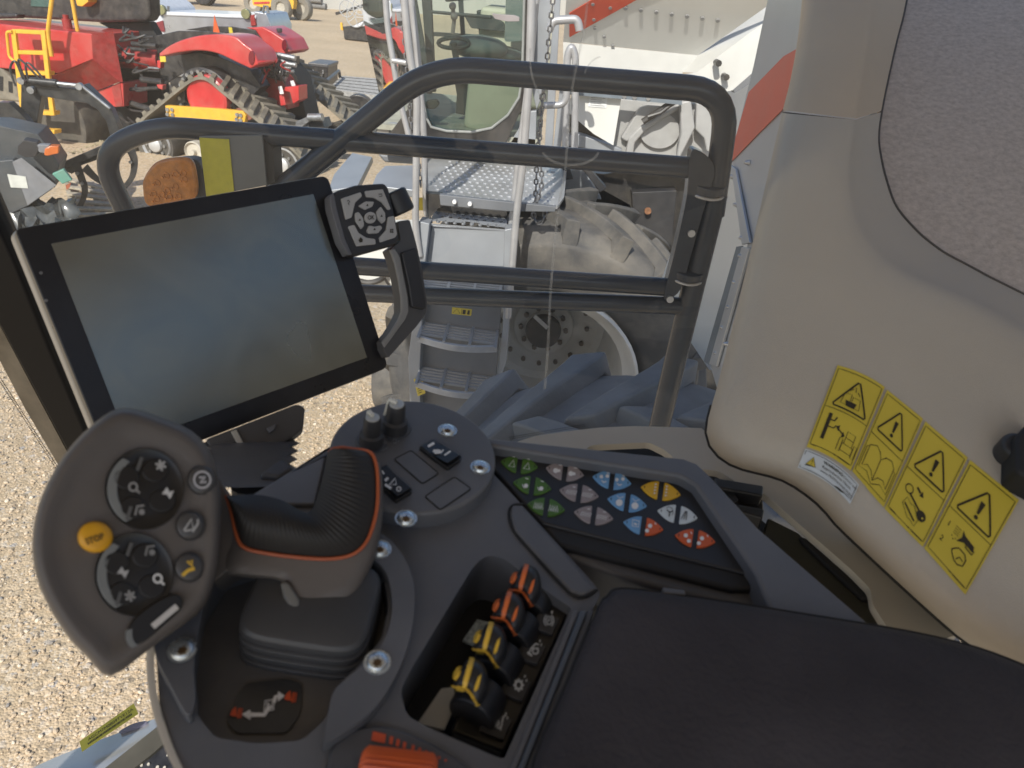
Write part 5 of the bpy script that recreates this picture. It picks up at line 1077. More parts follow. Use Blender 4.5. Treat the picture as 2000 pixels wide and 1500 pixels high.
for a, c, ma, mb, sym in PAIRS:
    ax, ay = z8(*a); cx, cy = z8(*c); ex, ey = cx - ax, cy - ay
    hx, hy = -2.2, 17.0          # half-height direction of the cut edge
    def W2(s, v, h=.0018): return PB.pt(ax + ex * s + hx * v, ay + ey * s + hy * v, .001 + h)
    for side, mt in ((0, ma), (1, mb)):
        pts = []
        for k in range(9):
            u = k / 8; pts.append((.435 * u, -(1 - (1 - u * .93) ** 2)))
        for k in range(8, 0, -1):
            u = k / 8; pts.append((.435 * u, (1 - (1 - u * .93) ** 2)))
        px = [((ax + ex * (s if not side else 1 - s)) + hx * v, (ay + ey * (s if not side else 1 - s)) + hy * v) for s, v in pts]
        b = B(); b.pp(px if not side else px[::-1], PB, .0, .0022); o = b.out('button', mt, wing, bevel=.0005)
        sg = lambda s: s if not side else 1 - s
        b = B(); b.fill([(sg(.09) + .012 * math.cos(q * .785), .0 + .16 * math.sin(q * .785)) for q in range(8)], W2, .0016); b.out('led', BLKM, o, normals=False)
        b = B(); m0 = sg(.3); F = lambda pts: b.fill([(m0 + s, v) for s, v in pts], W2, .0017); RB = lambda pts, w=.02, cl=False: [W2 for _ in [0]] and rib(pts, w, cl)
        def rib(pts, w, cl=False):
            # stroke in panel pixels
            q = [(ax + ex * (m0 + s) + hx * v, ay + ey * (m0 + s) + hy * v) for s, v in pts]
            b.ribbon(q, w, lambda x, y, h: PB.pt(x, y, .0028), closed=cl)
        def blob(s, v, r):
            q = circ(ax + ex * (m0 + s) + hx * v, ay + ey * (m0 + s) + hy * v, r, 14); b.fill(q, lambda x, y, h: PB.pt(x, y, .0028))
        if sym == 'cone': rib([(-.08, .45), (.03, -.3), (.08, .45)], 1.6, True); rib([(-.02, -.75), (.05, -.65)], 1.5)
        if sym == 'dot': blob(.04, .2, 4.2); rib([(-.06, .1), (0, .5)], 1.5); rib([(0, -.65), (.08, -.6)], 1.6)
        if sym == 'zig':
            for q in range(4): rib([(-.13 + q * .06, .45), (-.1 + q * .06, -.35), (-.07 + q * .06, .4)], 1.3)
        if sym == 'blob': blob(-.04, .15, 5); blob(.04, .1, 3.2); rib([(.02, -.55), (.1, -.6)], 1.6)
        if sym == 'hatch':
            for q in range(6): rib([(-.13 + q * .045, .35), (-.09 + q * .045, -.15)], 1.1)
            rib([(.02, -.55), (.09, -.55)], 1.6)
        if sym == 'bulb': blob(-.08, -.1, 3.6); blob(.07, -.3, 3.6); rib([(-.06, .3), (0, .5), (.06, .3)], 2.2); rib([(.04, -.7), (.1, -.65)], 1.5)
        if sym == 'big': blob(0, .25, 6.8); rib([(-.08, -.5), (0, -.25), (.09, -.55)], 1.3)
        if sym == 'mix' and not side: rib([(-.08, -.4), (.08, -.4), (.08, .3), (-.08, .3)], 1.6, True); rib([(-.04, 0), (.04, .05)], 3.5)
        if (sym == 'mix' and side) or sym == 'two': blob(-.04, -.1, 4.2); blob(.05, .45, 4.0) if not side else blob(-.1, .5, 4.0); rib([(.07, -.6), (.1, -.4)], 2)
        if sym == 'saw': s0 = .06 if not side else -.06; [F([(s0 - .03, -.7 + q * .35), (s0 + .035, -.62 + q * .35), (s0 - .03, -.45 + q * .35)]) for q in range(4)]
        smt = WHT
        if sym == 'fan':
            smt = INK
            if not side: [rib([(0, 0), (.09 * math.cos(q), .5 * math.sin(q))], 2) for q in (-.5, 1.57, 3.6)]; rib([(-.02 + .1 * math.cos(q * .5), .6 * math.sin(q * .5)) for q in range(-5, 2)], 1)
            else: [rib([(-.1 + q * .06, .5), (-.02 + q * .02, -.5)], 1.4) for q in range(3)]
        b.out('button_symbol', smt, o, normals=False)
# ------------------------------------------------------------------ armrest pad
PA = PC.off(.02)
pad = thing('armrest_pad', 'thick black padded armrest cushion at the bottom right of the cab', 'armrest', PA.pt(1500, 1400))
po = cat2([(1186, 1166), (1215, 1150), (1330, 1163), (1540, 1195), (1830, 1245), (2000, 1300), (2200, 1400), (2250, 1700), (1600, 1900), (1000, 1800), (1035, 1520), (1105, 1340), (1168, 1190)], 5, True)
cx, cy = 1560, 1450; rings = []
for h, sc in ((-.035, .985), (-.012, 1.0), (-.003, .994), (.003, .98), (.006, .955), (.0078, .9), (.009, .8), (.0095, .5), (.0095, .2)):
    rings.append([PA.pt(cx + (x - cx) * sc, cy + (y - cy) * sc, h) for x, y in po])
b = B(); b.loft(rings); b.out('cushion', M('pad_fabric', (.05, .044, .047), .75, var=.35, scale=6, bump=.5, bscale=300, dust=.5, dcol=(.1, .09, .094), spec=.25), pad, angle=80)
b = B(); b.tube([PA.pt(cx + (x - cx) * .999, cy + (y - cy) * .999, -.009) for x, y in po], .0012, 6, closed=True); b.out('seam', BLKM, pad)
b = B(); b.pp([(1294, 1146), (1338, 1152), (1340, 1162), (1296, 1158)], PA, -.02, -.004); b.out('clip', CHAR, pad, bevel=.001)
# ------------------------------------------------------------------ joystick
jp0 = Dp(250, 1050, .345); jn = (EYE - jp0).normalized() + V((.25, -.05, .18))
PJ = Plane(jp0, jn)
joy = thing('joystick', 'brown-grey joystick with button head, ribbed grip and orange piping', 'joystick', PC.pt(600, 1230))
head = cat2([(238, 796), (306, 812), (374, 841), (412, 884), (428, 940), (432, 1008), (428, 1080), (415, 1150), (385, 1200), (300, 1262), (216, 1321), (172, 1285), (132, 1243), (88, 1172), (66, 1105), (64, 1038), (82, 966), (124, 890), (181, 829)], 3, True)
hx, hy = 255, 1050
def ringj(sc, h, dx=0, dy=0): return [PJ.pt(hx + (x - hx) * sc + dx, hy + (y - hy) * sc + dy, h) for x, y in head]
b = B(); b.loft([ringj(.72, -.042), ringj(.9, -.034), ringj(.985, -.022), ringj(1.0, -.012), ringj(.985, -.004), ringj(.95, .0005), ringj(.88, .0012), ringj(.8, -.001), ringj(.66, -.0015), ringj(.3, -.0015)])
hd = b.out('head', JOY, joy, angle=70)
# neck and grip body
def ell(c, a, bb): return [c + a * math.cos(k / 20 * 6.283) + bb * math.sin(k / 20 * 6.283) for k in range(20)]
DJ = lambda x, y, d: Dp(x, y, d)
body = [(430, 1085), (440, 1060), (450, 1000), (470, 985), (540, 990), (600, 1010), (640, 960), (700, 900), (742, 905), (748, 1000), (735, 1080), (715, 1130), (690, 1172), (640, 1195), (590, 1216), (568, 1180), (546, 1137), (480, 1128), (432, 1118)]
PG_ = Plane(Dp(600, 1060, .405), (EYE - Dp(600, 1060, .405)).normalized() + V((-.1, 0, .35)))
b = B(); rings = []
for h, sc in ((-.03, .8), (-.024, .93), (-.012, 1.0), (-.002, .98), (.003, .9), (.004, .7)):
    rings.append([PG_.pt(605 + (x - 605) * sc, 1070 + (y - 1070) * sc, h) for x, y in cat2(body, 3, True)])
b.loft(rings); b.out('grip_body', JOY, joy, angle=60)
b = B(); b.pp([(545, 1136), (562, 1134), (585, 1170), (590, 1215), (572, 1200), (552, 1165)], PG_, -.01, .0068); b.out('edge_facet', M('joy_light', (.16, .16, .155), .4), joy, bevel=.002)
b = B(); b.pp(cat2([(418, 930), (440, 958), (452, 1000), (462, 1045), (478, 1075), (470, 1100), (440, 1118), (405, 1130), (395, 1020)], 4, True), PG_, -.03, .0015); b.out('neck', JOY, joy, bevel=.004, seg=3)
# ribbed pad: rows run from the top edge to the piping line
top = cat2([(440, 968), (500, 966), (548, 976), (585, 996), (605, 1000), (622, 965), (634, 915), (640, 884), (652, 876)], 6)
bot = cat2([(442, 968), (452, 1000), (462, 1045), (478, 1070), (530, 1082), (600, 1090), (650, 1091), (690, 1082), (716, 1058), (732, 1015), (738, 970), (736, 915), (724, 884), (690, 877)], 5)
NR = 150; T_ = resamp(top, NR); B_ = resamp(bot, NR); rows = []
for i in range(NR):
    r = []; a, c = T_[i], B_[i]; rib = .0007 * math.cos(i * 2.0944)
    for j in range(13):
        s = j / 12; p = a.lerp(c, s); bul = .0125 * math.sin(math.pi * (.12 + .88 * s) ) ** .8 if s < 1 else 0
        bul = .013 * math.sin(math.pi * min(1, .1 + .9 * s)) 
        r.append(PG_.pt(p.x, p.y, .0035 + bul + rib * math.sin(math.pi * s)))
    rows.append(r)
b = B(); b.grid(rows); b.out('ribbed_pad', M('grip_rubber', (.022, .021, .021), .6, var=.15), joy, normals=True, angle=180)
b = B(); b.tube([PG_.pt(p.x, p.y, .0052) for p in B_[::2]] + [PG_.pt(p.x, p.y, .0055) for p in [V((668, 874)), V((652, 876)), V((642, 884))]], .0011, 8); b.out('orange_piping', M('piping_orange', (.42, .1, .035), .5, var=.1), joy)
# head keys
JB = M('joy_gloss_black', (.015, .014, .014), .35, var=.2); JK = M('joy_key', (.07, .068, .07), .4)
for cx, cy, rx, ry in ((282, 955, 74, 76), (262, 1122, 74, 78)):
    o_ = [(cx + (x - cx), cy + (y - cy)) for x, y in circ(cx, cy, rx, 40, ry=ry)]
    b = B(); rings = [[PJ.pt(cx + (x - cx) * s, cy + (y - cy) * s, h) for x, y in o_] for s, h in ((1.06, -.004), (1.04, .0008), (1.0, .0006), (.93, -.0002), (.6, .0004), (.2, .0008))]
    b.loft(rings); kc = b.out('key_cluster', JB, joy, angle=60)
    b = B(); cr = circ(cx, cy, rx * .98, 16, 120, 235, ry=ry * .98) + circ(cx + 14, cy, rx * .9, 16, 232, 123, ry=ry * .9); b.pp(cr, PJ, .0004, .0016); b.out('finger_edge', M('joy_edge', (.2, .21, .21), .35), kc, bevel=.0005)
    for k in range(4):
        a = R(-80 + k * 90 + 22); b = B(); kx, ky = cx + rx * .56 * math.cos(a), cy + ry * .56 * math.sin(a); sp = circ(kx, ky, rx * .36, 14, ry=ry * .3); b.pp(sp, PJ, .0, .0016); ko = b.out('key', JB, kc, bevel=.0007)
    for k, (kx, ky) in enumerate(((cx + 32, cy - 46), (cx + 46, cy + 8), (cx - 8, cy + 42), (cx - 22, cy - 4))):
        b = B(); W2 = lambda x, y, h=0: PJ.pt(x, y, .003)
        br = (.5, .6, .28, .3)[k] if cy < 1000 else (.25, .8, .4, .45)[k]
        g_ = (k + (0 if cy < 1000 else 2)) % 4
        if g_ == 0: [b.ribbon([(kx - 11 * math.cos(q), ky - 11 * math.sin(q)), (kx + 11 * math.cos(q), ky + 11 * math.sin(q))], 4, W2) for q in (.3, 1.35, 2.4)]; b.fill(circ(kx, ky, 6, 10), W2)
        if g_ == 1: b.fill([(kx - 12, ky + 2), (kx - 2, ky - 12), (kx + 3, ky - 2), (kx + 12, ky - 5), (kx + 4, ky + 12), (kx - 2, ky + 3)], W2)
        if g_ == 2: b.ribbon([(kx - 10, ky + 9), (kx - 6, ky - 8), (kx + 8, ky - 10)], 4, W2); b.fill(circ(kx + 3, ky + 3, 6, 10), W2)
        if g_ == 3: b.ribbon(circ(kx, ky, 8, 12), 4, W2, closed=True); b.ribbon([(kx + 6, ky + 6), (kx + 13, ky + 12)], 4, W2)
        b.out('key_symbol', M('joy_print%d' % k, (br, br, br), .5), kc, normals=False)
    b = B(); b.ribbon([(cx - 34, cy + 60), (cx - 26, cy + 34)], 7, lambda x, y, h: PJ.pt(x, y, .0028)); b.ribbon([(cx - 5, cy - 62), (cx - 14, cy - 36)], 7, lambda x, y, h: PJ.pt(x, y, .0028)); b.out('key_divider', M('joy_edge2', (.11, .11, .11), .4), kc, normals=False)
for px, py, mt in ((395, 937, JK), (372, 1026, JK), (370, 1108, JK)):
    b = B(); o_ = circ(px, py, 27, 28, ry=27); b.loft([[PJ.pt(px + (x - px) * s, py + (y - py) * s, h) for x, y in o_] for s, h in ((1.12, -.002), (1.1, .0006), (1.0, .0004), (.97, .0022), (.8, .0028), (.3, .003))]); bt = b.out('button', mt, joy, angle=60)
    b = B(); W2 = lambda x, y, h=0: PJ.pt(x, y, .0038)
    if py < 1000: b.ribbon(circ(px, py, 16, 18), 4, W2, closed=True); b.ribbon([(px - 6, py - 4), (px + 5, py - 6), (px - 3, py + 6), (px + 8, py + 4)], 5, W2); mt2 = M('joy_p1', (.5, .5, .53), .5)
    elif py < 1060: b.ribbon([(px - 13, py + 10), (px + 2, py - 12), (px + 6, py + 8), (px - 12, py + 11)], 4.5, W2); b.ribbon([(px + 4, py + 13), (px + 15, py - 4), (px + 14, py - 12)], 4.5, W2); mt2 = M('joy_p2', (.42, .42, .42), .5)
    else: b.ribbon([(px - 14, py + 16), (px - 2, py + 6), (px + 10, py + 2)], 7, W2); b.ribbon([(px - 4, py - 12), (px + 6, py - 2), (px + 4, py - 14)], 4.5, W2); mt2 = YRUB
    b.out('button_symbol', mt2, bt, normals=False)
px, py = 186, 1049; o_ = circ(px, py, 33, 32, ry=29)
b = B(); b.loft([[PJ.pt(px + (x - px) * s, py + (y - py) * s, h) for x, y in o_] for s, h in ((1.06, -.002), (1.04, .0022), (.96, .0034), (.6, .004), (.2, .0042))]); sb = b.out('stop_button', M('stop_yellow', (.72, .36, .015), .4, var=.08), joy, angle=60)
q = quadmap(PJ, (163, 1050), (203, 1036), (209, 1052), (169, 1066)); b = B(); b.text('STOP', lambda u, v, h: q(u, v, .0048), 0, .02, .85, .42, bold=.012) if False else b.text('STOP', lambda u, v, h: q(u * .37, v, .0048), 0, .05, .9, 1.0, bold=.02); b.out('writing', INK, sb, normals=False)
rk = cat2([(250, 1235), (262, 1208), (300, 1178), (338, 1160), (356, 1168), (354, 1190), (320, 1222), (280, 1255), (258, 1256)], 4, True)
b = B(); b.pp(rk, PJ, -.001, .002); ro_ = b.out('rocker', JB, joy, bevel=.001)
b = B(); b.pp(circ(262, 1240, 16, 12, 100, 200, ry=26) + circ(272, 1236, 14, 12, 200, 100, ry=24), PJ, .0, .0028); b.out('finger_edge', M('joy_edge3', (.2, .21, .21), .35), ro_)
b = B(); b.ribbon([(298, 1224), (346, 1184)], 12, lambda x, y, h: PJ.pt(x, y, .0032)); b.out('bar_mark', M('joy_bar', (.62, .6, .58), .5), ro_, normals=False)
# bellows boot
def rsq(c, hw, hd, n=8, rad=.35):
    out = []
    for k in range(32):
        a = k / 32 * 6.283; cs, sn = math.cos(a), math.sin(a); ex = .42
        out.append(c + PC.e1 * hw * math.copysign(abs(cs) ** ex, cs) + PC.e2 * hd * math.copysign(abs(sn) ** ex, sn))
    return out
bc = PC.pt(612, 1228, -.017); bt_ = bc + PC.n * .03; b = B(); rings = []
prof = [(0, .049, 1), (.1, .0505, 1), (.16, .0505, 1), (.19, .045, 1), (.23, .045, 1), (.27, .050, 1), (.39, .050, 1), (.43, .0445, 1), (.47, .0445, 1), (.51, .0495, 1), (.63, .0495, 1), (.67, .044, 1), (.71, .044, 1), (.75, .049, 1), (.88, .0485, 1), (.95, .046, 1), (.99, .04, 1), (1.0, .02, 1)]
for s, r_, _ in prof: rings.append(rsq(bc.lerp(bt_, s), r_ * .71, r_ * .60))
b.loft(rings); b.out('boot', M('boot_rubber', (.055, .056, .06), .45, var=.2, dust=.1, dcol=(.1, .1, .1)), joy, bevel=.0012, angle=30)
# ------------------------------------------------------------------ touch screen terminal
q4 = [(28, 447), (640, 342), (759, 718), (224, 927)]; d4 = [.562, .740, .781, .603]
C4 = [Dp(x, y, d * .947) for (x, y), d in zip(q4, d4)]
mn = (C4[1] - C4[0]).cross(C4[3] - C4[0])
PM = Plane(C4[0], mn)
mon = thing('touch_screen', 'large dark touch screen terminal with keypad and side handle', 'screen', PC.pt(520, 930))
b = B(); b.pp(round2(q4, 14), PM, -.012, 0); b.out('bezel', M('bezel_black', (.014, .014, .016), .3, var=.15, dust=.06, scale=30, dcol=(.2, .2, .22)), mon, bevel=.0012)
b = B(); b.pp(round2([(22, 450), (634, 345), (753, 722), (218, 930)], 16), PM.off(-.012), -.02, 0); b.out('housing', M('housing_silver', (.42, .42, .42), .3, metal=.5), mon, bevel=.004)
SCN = bpy.data.materials.new('screen_glass_dark'); SCN.use_nodes = True
def _scn():
    N = SCN.node_tree; nd = N.nodes; L = N.links.new; bs = nd['Principled BSDF']; tc = nd.new('ShaderNodeTexCoord')
    no = nd.new('ShaderNodeTexNoise'); no.inputs['Scale'].default_value = 6; no.inputs['Detail'].default_value = 3; L(tc.outputs['Object'], no.inputs['Vector'])
    cr = nd.new('ShaderNodeValToRGB'); L(no.outputs['Fac'], cr.inputs['Fac']); e = cr.color_ramp.elements; e[0].position = .35; e[0].color = (.028, .03, .032, 1); e[1].position = .7; e[1].color = (.045, .052, .056, 1)
    L(cr.outputs[0], bs.inputs['Base Color']); bs.inputs['Roughness'].default_value = .3
    gl = nd.new('ShaderNodeBsdfGlossy'); gl.inputs['Roughness'].default_value = .2; gl.inputs['Color'].default_value = (.9, .92, .78, 1)
    mx = nd.new('ShaderNodeMixShader'); n3 = nd.new('ShaderNodeTexNoise'); n3.inputs['Scale'].default_value = 14; n3.inputs['Detail'].default_value = 6; n3.inputs['Distortion'].default_value = 1.2; L(tc.outputs['Object'], n3.inputs['Vector'])
    r3 = nd.new('ShaderNodeMapRange'); r3.inputs['From Min'].default_value = .3; r3.inputs['From Max'].default_value = .7; r3.inputs['To Min'].default_value = .23; r3.inputs['To Max'].default_value = .3; L(n3.outputs[0], r3.inputs['Value']); L(r3.outputs[0], mx.inputs['Fac'])
    r4 = nd.new('ShaderNodeMapRange'); r4.inputs['To Min'].default_value = .14; r4.inputs['To Max'].default_value = .34; L(n3.outputs[0], r4.inputs['Value']); L(r4.outputs[0], gl.inputs['Roughness']); L(bs.outputs[0], mx.inputs[1]); L(gl.outputs[0], mx.inputs[2]); L(mx.outputs[0], nd['Material Output'].inputs['Surface'])
_scn()
b = B(); b.pp([(100, 476), (612, 379), (717, 698), (233, 802), (231, 799)][:3] + [(283, 868)], PM, -.001, .0006) if False else b.pp([(100, 476), (612, 379), (717, 698), (251, 866)], PM, -.001, .0006); b.out('display', SCN, mon)
b = B()
for px, py in ((80, 533), (90, 587)): b.disc(PM, px, py, .0012, 0, .0005, 8)
outs(b, 'sensor', M('sensor_grey', (.2, .2, .2), .3), mon)
# keypad
KP = PM.off(.016); zk = zz(620, 340, .2534)
b = B(); b.pp(round2(zk([(104, 165), (150, 128), (300, 82), (520, 68), (552, 105), (642, 500), (600, 548), (300, 632), (250, 628), (185, 520), (108, 250)]), 6), KP, -.016, 0); kp = b.out('keypad', M('keypad_dark', (.035, .035, .038), .45), mon, bevel=.003, seg=3)
b = B(); b.pp(zk([(98, 170), (128, 140), (150, 260), (215, 500), (270, 620), (240, 625), (180, 520), (105, 260)]), KP, -.012, .001); b.out('keypad_edge', M('keypad_edge', (.13, .13, .14), .35), kp, bevel=.001)
KEYS = [[(185, 188), (335, 138), (346, 170), (292, 220), (265, 335), (222, 350)], [(368, 130), (505, 115), (568, 270), (546, 276), (500, 215), (440, 182), (380, 176)], [(240, 402), (285, 390), (318, 452), (378, 490), (446, 500), (452, 540), (305, 556)], [(478, 490), (532, 430), (546, 330), (590, 320), (616, 465), (600, 490), (486, 526)],
        [(318, 245), (372, 210), (438, 212), (424, 250), (370, 275)], [(292, 300), (318, 290), (352, 335), (362, 395), (340, 425), (296, 360)], [(455, 290), (490, 250), (524, 300), (526, 360), (500, 382), (468, 345)], [(382, 440), (400, 395), (440, 405), (488, 395), (502, 415), (470, 455), (400, 460)]]
for k, poly in enumerate(KEYS):
    b = B(); b.pp(round2(zk(poly), 2.5), KP, -.001, .002); ky = b.out('key', LGREY, kp, bevel=.0006)
    cx = sum(p[0] for p in poly) / len(poly); cy = sum(p[1] for p in poly) / len(poly)
    if k == 0: cx, cy = 240, 215
    if k == 1: cx, cy = 485, 165
    if k == 2: cx, cy = 335, 505
    if k == 3: cx, cy = 572, 440
    W2 = lambda x, y, h=0: KP.pt(*zk([(x, y)])[0], .0026); b = B()
    if k == 0: b.ribbon([(cx - 12, cy - 8), (cx, cy - 14), (cx + 10, cy), (cx - 2, cy + 8), (cx + 4, cy + 22)], 6, W2)
    if k == 1: b.ribbon([(cx - 14, cy - 10), (cx + 12, cy - 12)], 5, W2); b.ribbon([(cx - 10, cy + 8), (cx + 14, cy + 6), (cx + 10, cy - 8)], 5, W2)
    if k == 2: b.fill([(cx - 18, cy + 4), (cx - 2, cy - 20), (cx + 16, cy - 2), (cx + 12, cy + 20), (cx - 10, cy + 22)], W2)
    if k == 3: [b.fill([(cx - 14 + 15 * i, cy - 16 + 17 * j), (cx - 3 + 15 * i, cy - 18 + 17 * j), (cx + 15 * i, cy - 6 + 17 * j), (cx - 11 + 15 * i, cy - 3 + 17 * j)], W2) for i in (0, 1) for j in (0, 1)]
    if k > 3: b.fill([(cx - 10, cy + 8), (cx + 2, cy - 10), (cx + 10, cy + 8)], W2)
    b.out('key_symbol', INK, ky, normals=False)
b = B(); b.pp(zk(circ(410, 335, 45, 26)), KP, -.001, .002); ky = b.out('ok_key', LGREY, kp, bevel=.0006)
qq = quadmap(KP, *zk([(385, 310), (440, 306), (440, 350), (386, 354)])); b = B(); b.text('OK', lambda u, v, h: qq(u * .6, v, .0026), 0, .05, .95, 1.05, bold=.02); b.out('writing', INK, ky, normals=False)
b = B(); kc = [KP.pt(*zk([p])[0], -.012) for p in ((575, 135), (655, 305))]; b.cyl(kc[0], kc[1], .0145, seg=40); sw = b.out('scroll_wheel', M('wheel_black', (.03, .031, .036), .45), mon, bevel=.003)
# side handle
HO = zk([(622, 362), (712, 350), (738, 440), (772, 570), (812, 760), (848, 1000), (842, 1060), (815, 1110), (760, 1180), (545, 1420), (505, 1340)])
HI = zk([(500, 1292), (560, 1225), (625, 1120), (650, 1060), (648, 950), (628, 820), (600, 690), (560, 580), (600, 548), (640, 510)])
b = B(); b.pp(round2(HO, 4) + HI, KP, -.02, -.004); b.out('handle', M('handle_grey', (.085, .085, .088), .45), mon, bevel=.005, seg=3)
b = B(); b.pp(zk([(500, 1292), (560, 1225), (625, 1120), (650, 1060), (648, 950), (628, 820), (600, 690), (560, 580), (600, 575), (640, 640), (668, 790), (700, 950), (704, 1060), (680, 1120), (520, 1340)]), KP, -.006, -.0025); b.out('handle_inner', M('handle_light', (.26, .26, .255), .4), mon, bevel=.0012)
b = B(); b.pp(round2(zk([(652, 602), (765, 565), (842, 1000), (836, 1045), (732, 1025), (706, 850)]), 5), KP, -.01, .0005); b.out('grip_pad', BLK, mon, bevel=.003)
# mounting arm under the screen
MB = Plane(Dp(520, 850, .60), (EYE - Dp(520, 850, .6)).normalized() + V((0, 0, .3)))
b = B(); b.pp(round2([(400, 858), (580, 788), (596, 795), (592, 838), (560, 862), (500, 890), (430, 900)], 8), MB, -.02, 0); b.out('bracket', M('mount_dark', (.06, .06, .064), .5), mon, bevel=.004)
b = B(); b.pp([(450, 842), (462, 838), (486, 885), (480, 890), (470, 880)], MB, 0, .003); b.out('bracket_edge', M('mount_light', (.42, .4, .35), .4), mon, bevel=.001)
b = B(); b.pp([(520, 836), (540, 828), (536, 840), (526, 846)], MB, 0, .002); b.out('latch', CHAR, mon, bevel=.0008)
b = B(); rings = []; c0 = MB.pt(490, 860, -.02); c1 = PC.pt(485, 945, -.03)
for k in range(11):
    s = k / 10; r = (.038 - .010 * s) + (.004 if k % 2 else -.002); c = c0.lerp(c1, s); rings.append([c + (RIGHT * math.cos(a / 24 * 6.283) * r + FWD * math.sin(a / 24 * 6.283) * r * .7) for a in range(24)])
b.loft(rings); b.out('bellows', M('bellows_rubber', (.1, .1, .108), .4, var=.2), mon, angle=40)
b = B(); b.pp([(548, 893), (575, 912), (545, 932), (505, 925)], PC.off(-.02), -.01, 0); b.out('arm_base', CHAR2, mon, bevel=.003)
b = B(); b.tube([c1, c1 + V((0, 0, -.08))], .012, 12); b.out('post', BLKM, mon)
# ------------------------------------------------------------------ beige corner pillar, felt, sill, stickers
A1, A2, A3 = Dp(1640, 720, .62), Dp(1980, 960, .54), Dp(1880, 1150, .50)
PP = Plane(A1, (A2 - A1).cross(A3 - A1))
def dl(x, y, h): return PP.pt(x, y, h)
c_out = cat2([(1574, -80), (1560, 60), (1545, 150), (1529, 215), (1500, 340), (1466, 490), (1430, 640), (1402, 750), (1380, 838), (1396, 882), (1440, 912), (1530, 937), (1600, 985), (1650, 1040), (1840, 1215), (1920, 1275), (2120, 1400)], 5)
c_in = cat2([(1786, -80), (1768, 20), (1750, 90), (1726, 200), (1717, 265), (1722, 310), (1733, 355), (1752, 405), (1790, 450), (1820, 476), (1850, 497), (1890, 518), (1930, 540), (1980, 565), (2030, 590), (2080, 618), (2200, 690)], 5)
rest = [c_out, c_in]
def mk(c, split):
    k = min(range(len(c)), key=lambda i: (V(c[i]) - V(split)).length); return resamp(c[:k + 1], 25) + resamp(c[k:], 60)[1:]
O_, I_ = mk(c_out, (1529, 215)), mk(c_in, (1720, 215)); NP = len(O_)
crs = mk(cat2([(1716, -80), (1700, 60), (1686, 150), (1670, 250), (1660, 330), (1664, 395), (1680, 440), (1702, 480), (1740, 515), (1780, 540), (1840, 565), (1900, 590), (1980, 632), (2060, 680), (2200, 770)], 5), (1674, 230))
rows = []
for i in range(NP):
    o, c, n_ = O_[i], crs[i], I_[i]; r = []
    prof = [(0.0, -.13), (.0, -.085), (.015, -.04), (.05, -.016), (.1, -.006), (.18, 0), (.35, .004), (.55, .006), (.75, .006), (.9, .004), (.97, .001), (1.0, -.003)]
    for s, h in prof: p = o.lerp(c, s); r.append(dl(p.x, p.y, h))
    for s, h in ((.08, -.010), (.3, -.022), (.6, -.034), (.9, -.044), (1.0, -.05)): p = c.lerp(n_, s); r.append(dl(p.x, p.y, h))
    rows.append(r)
SEAM = 24
pil = thing('pillar_trim', 'smooth beige moulded corner pillar trim carrying the yellow warning stickers', 'pillar trim', PP.pt(1700, 900))
b = B(); b.grid(rows[:SEAM + 1]); b.out('upper_trim', M('beige_upper_trim', (.56, .465, .355), .68, var=.05, scale=5, bump=.25, bscale=1100, spec=.12), pil, angle=180)
gap = [[p - (EYE - p).normalized() * -.0 for p in rows[SEAM]]]
lower = rows[SEAM:]; eps = .0022; lower = [[p.lerp(q, .22) for p, q in zip(rows[SEAM], rows[SEAM + 1])]] + rows[SEAM + 1:]
b = B(); b.grid(lower); bmesh.ops.triangulate(b.bm, faces=b.bm.faces); skb = b.bm.copy(); b.out('lower_trim', BEIGE, pil, angle=180)
SKN = Skin(skb, PP)
b = B(); b.grid([[p - PP.n * .002 for p in rows[SEAM]], [p - PP.n * .002 for p in lower[0]]]); b.out('seam_gap', M('seam_dark', (.06, .055, .045), .8), pil)
# shadow line of the groove at the sill, drawn as a black tube
b = B(); k0 = min(range(NP), key=lambda i: (O_[i] - V((1380, 838))).length); b.tube([dl(O_[i].x - 1, O_[i].y + 1, -.09) for i in range(k0 - 2, NP)], .0018, 8); b.out('groove_shadow', BLKM, pil)
b = B()
FE = bpy.data.materials.new('felt_lining'); FE.use_nodes = True
def _felt():
    N = FE.node_tree; nd = N.nodes; L = N.links.new; bs = nd['Principled BSDF']; tc = nd.new('ShaderNodeTexCoord')
    n1 = nd.new('ShaderNodeTexNoise'); n1.inputs['Scale'].default_value = 520; n1.inputs['Detail'].default_value = 6; n1.inputs['Roughness'].default_value = .8; L(tc.outputs['Object'], n1.inputs['Vector'])
    n2 = nd.new('ShaderNodeTexNoise'); n2.inputs['Scale'].default_value = 150; n2.inputs['Detail'].default_value = 5; L(tc.outputs['Object'], n2.inputs['Vector'])
    ad = nd.new('ShaderNodeMath'); ad.operation = 'ADD'; L(n1.outputs[0], ad.inputs[0]); L(n2.outputs[0], ad.inputs[1])
    cr = nd.new('ShaderNodeValToRGB'); mr = nd.new('ShaderNodeMath'); mr.operation = 'MULTIPLY'; mr.inputs[1].default_value = .5; L(ad.outputs[0], mr.inputs[0]); L(mr.outputs[0], cr.inputs['Fac']); e = cr.color_ramp.elements
    e[0].position = .35; e[0].color = (.4, .35, .315, 1); e[1].position = .64; e[1].color = (.6, .53, .48, 1); L(cr.outputs[0], bs.inputs['Base Color']); bs.inputs['Roughness'].default_value = .95; bs.inputs['Specular IOR Level'].default_value = .1
    bp = nd.new('ShaderNodeBump'); bp.inputs['Strength'].default_value = .35; bp.inputs['Distance'].default_value = .002; L(n1.outputs[0], bp.inputs['Height']); L(bp.outputs[0], bs.inputs['Normal'])
_felt()
PF = PP.off(-.052)
fo = [(p.x - 4, p.y + 2) for p in I_] + [(2700, 900), (2700, -90)]
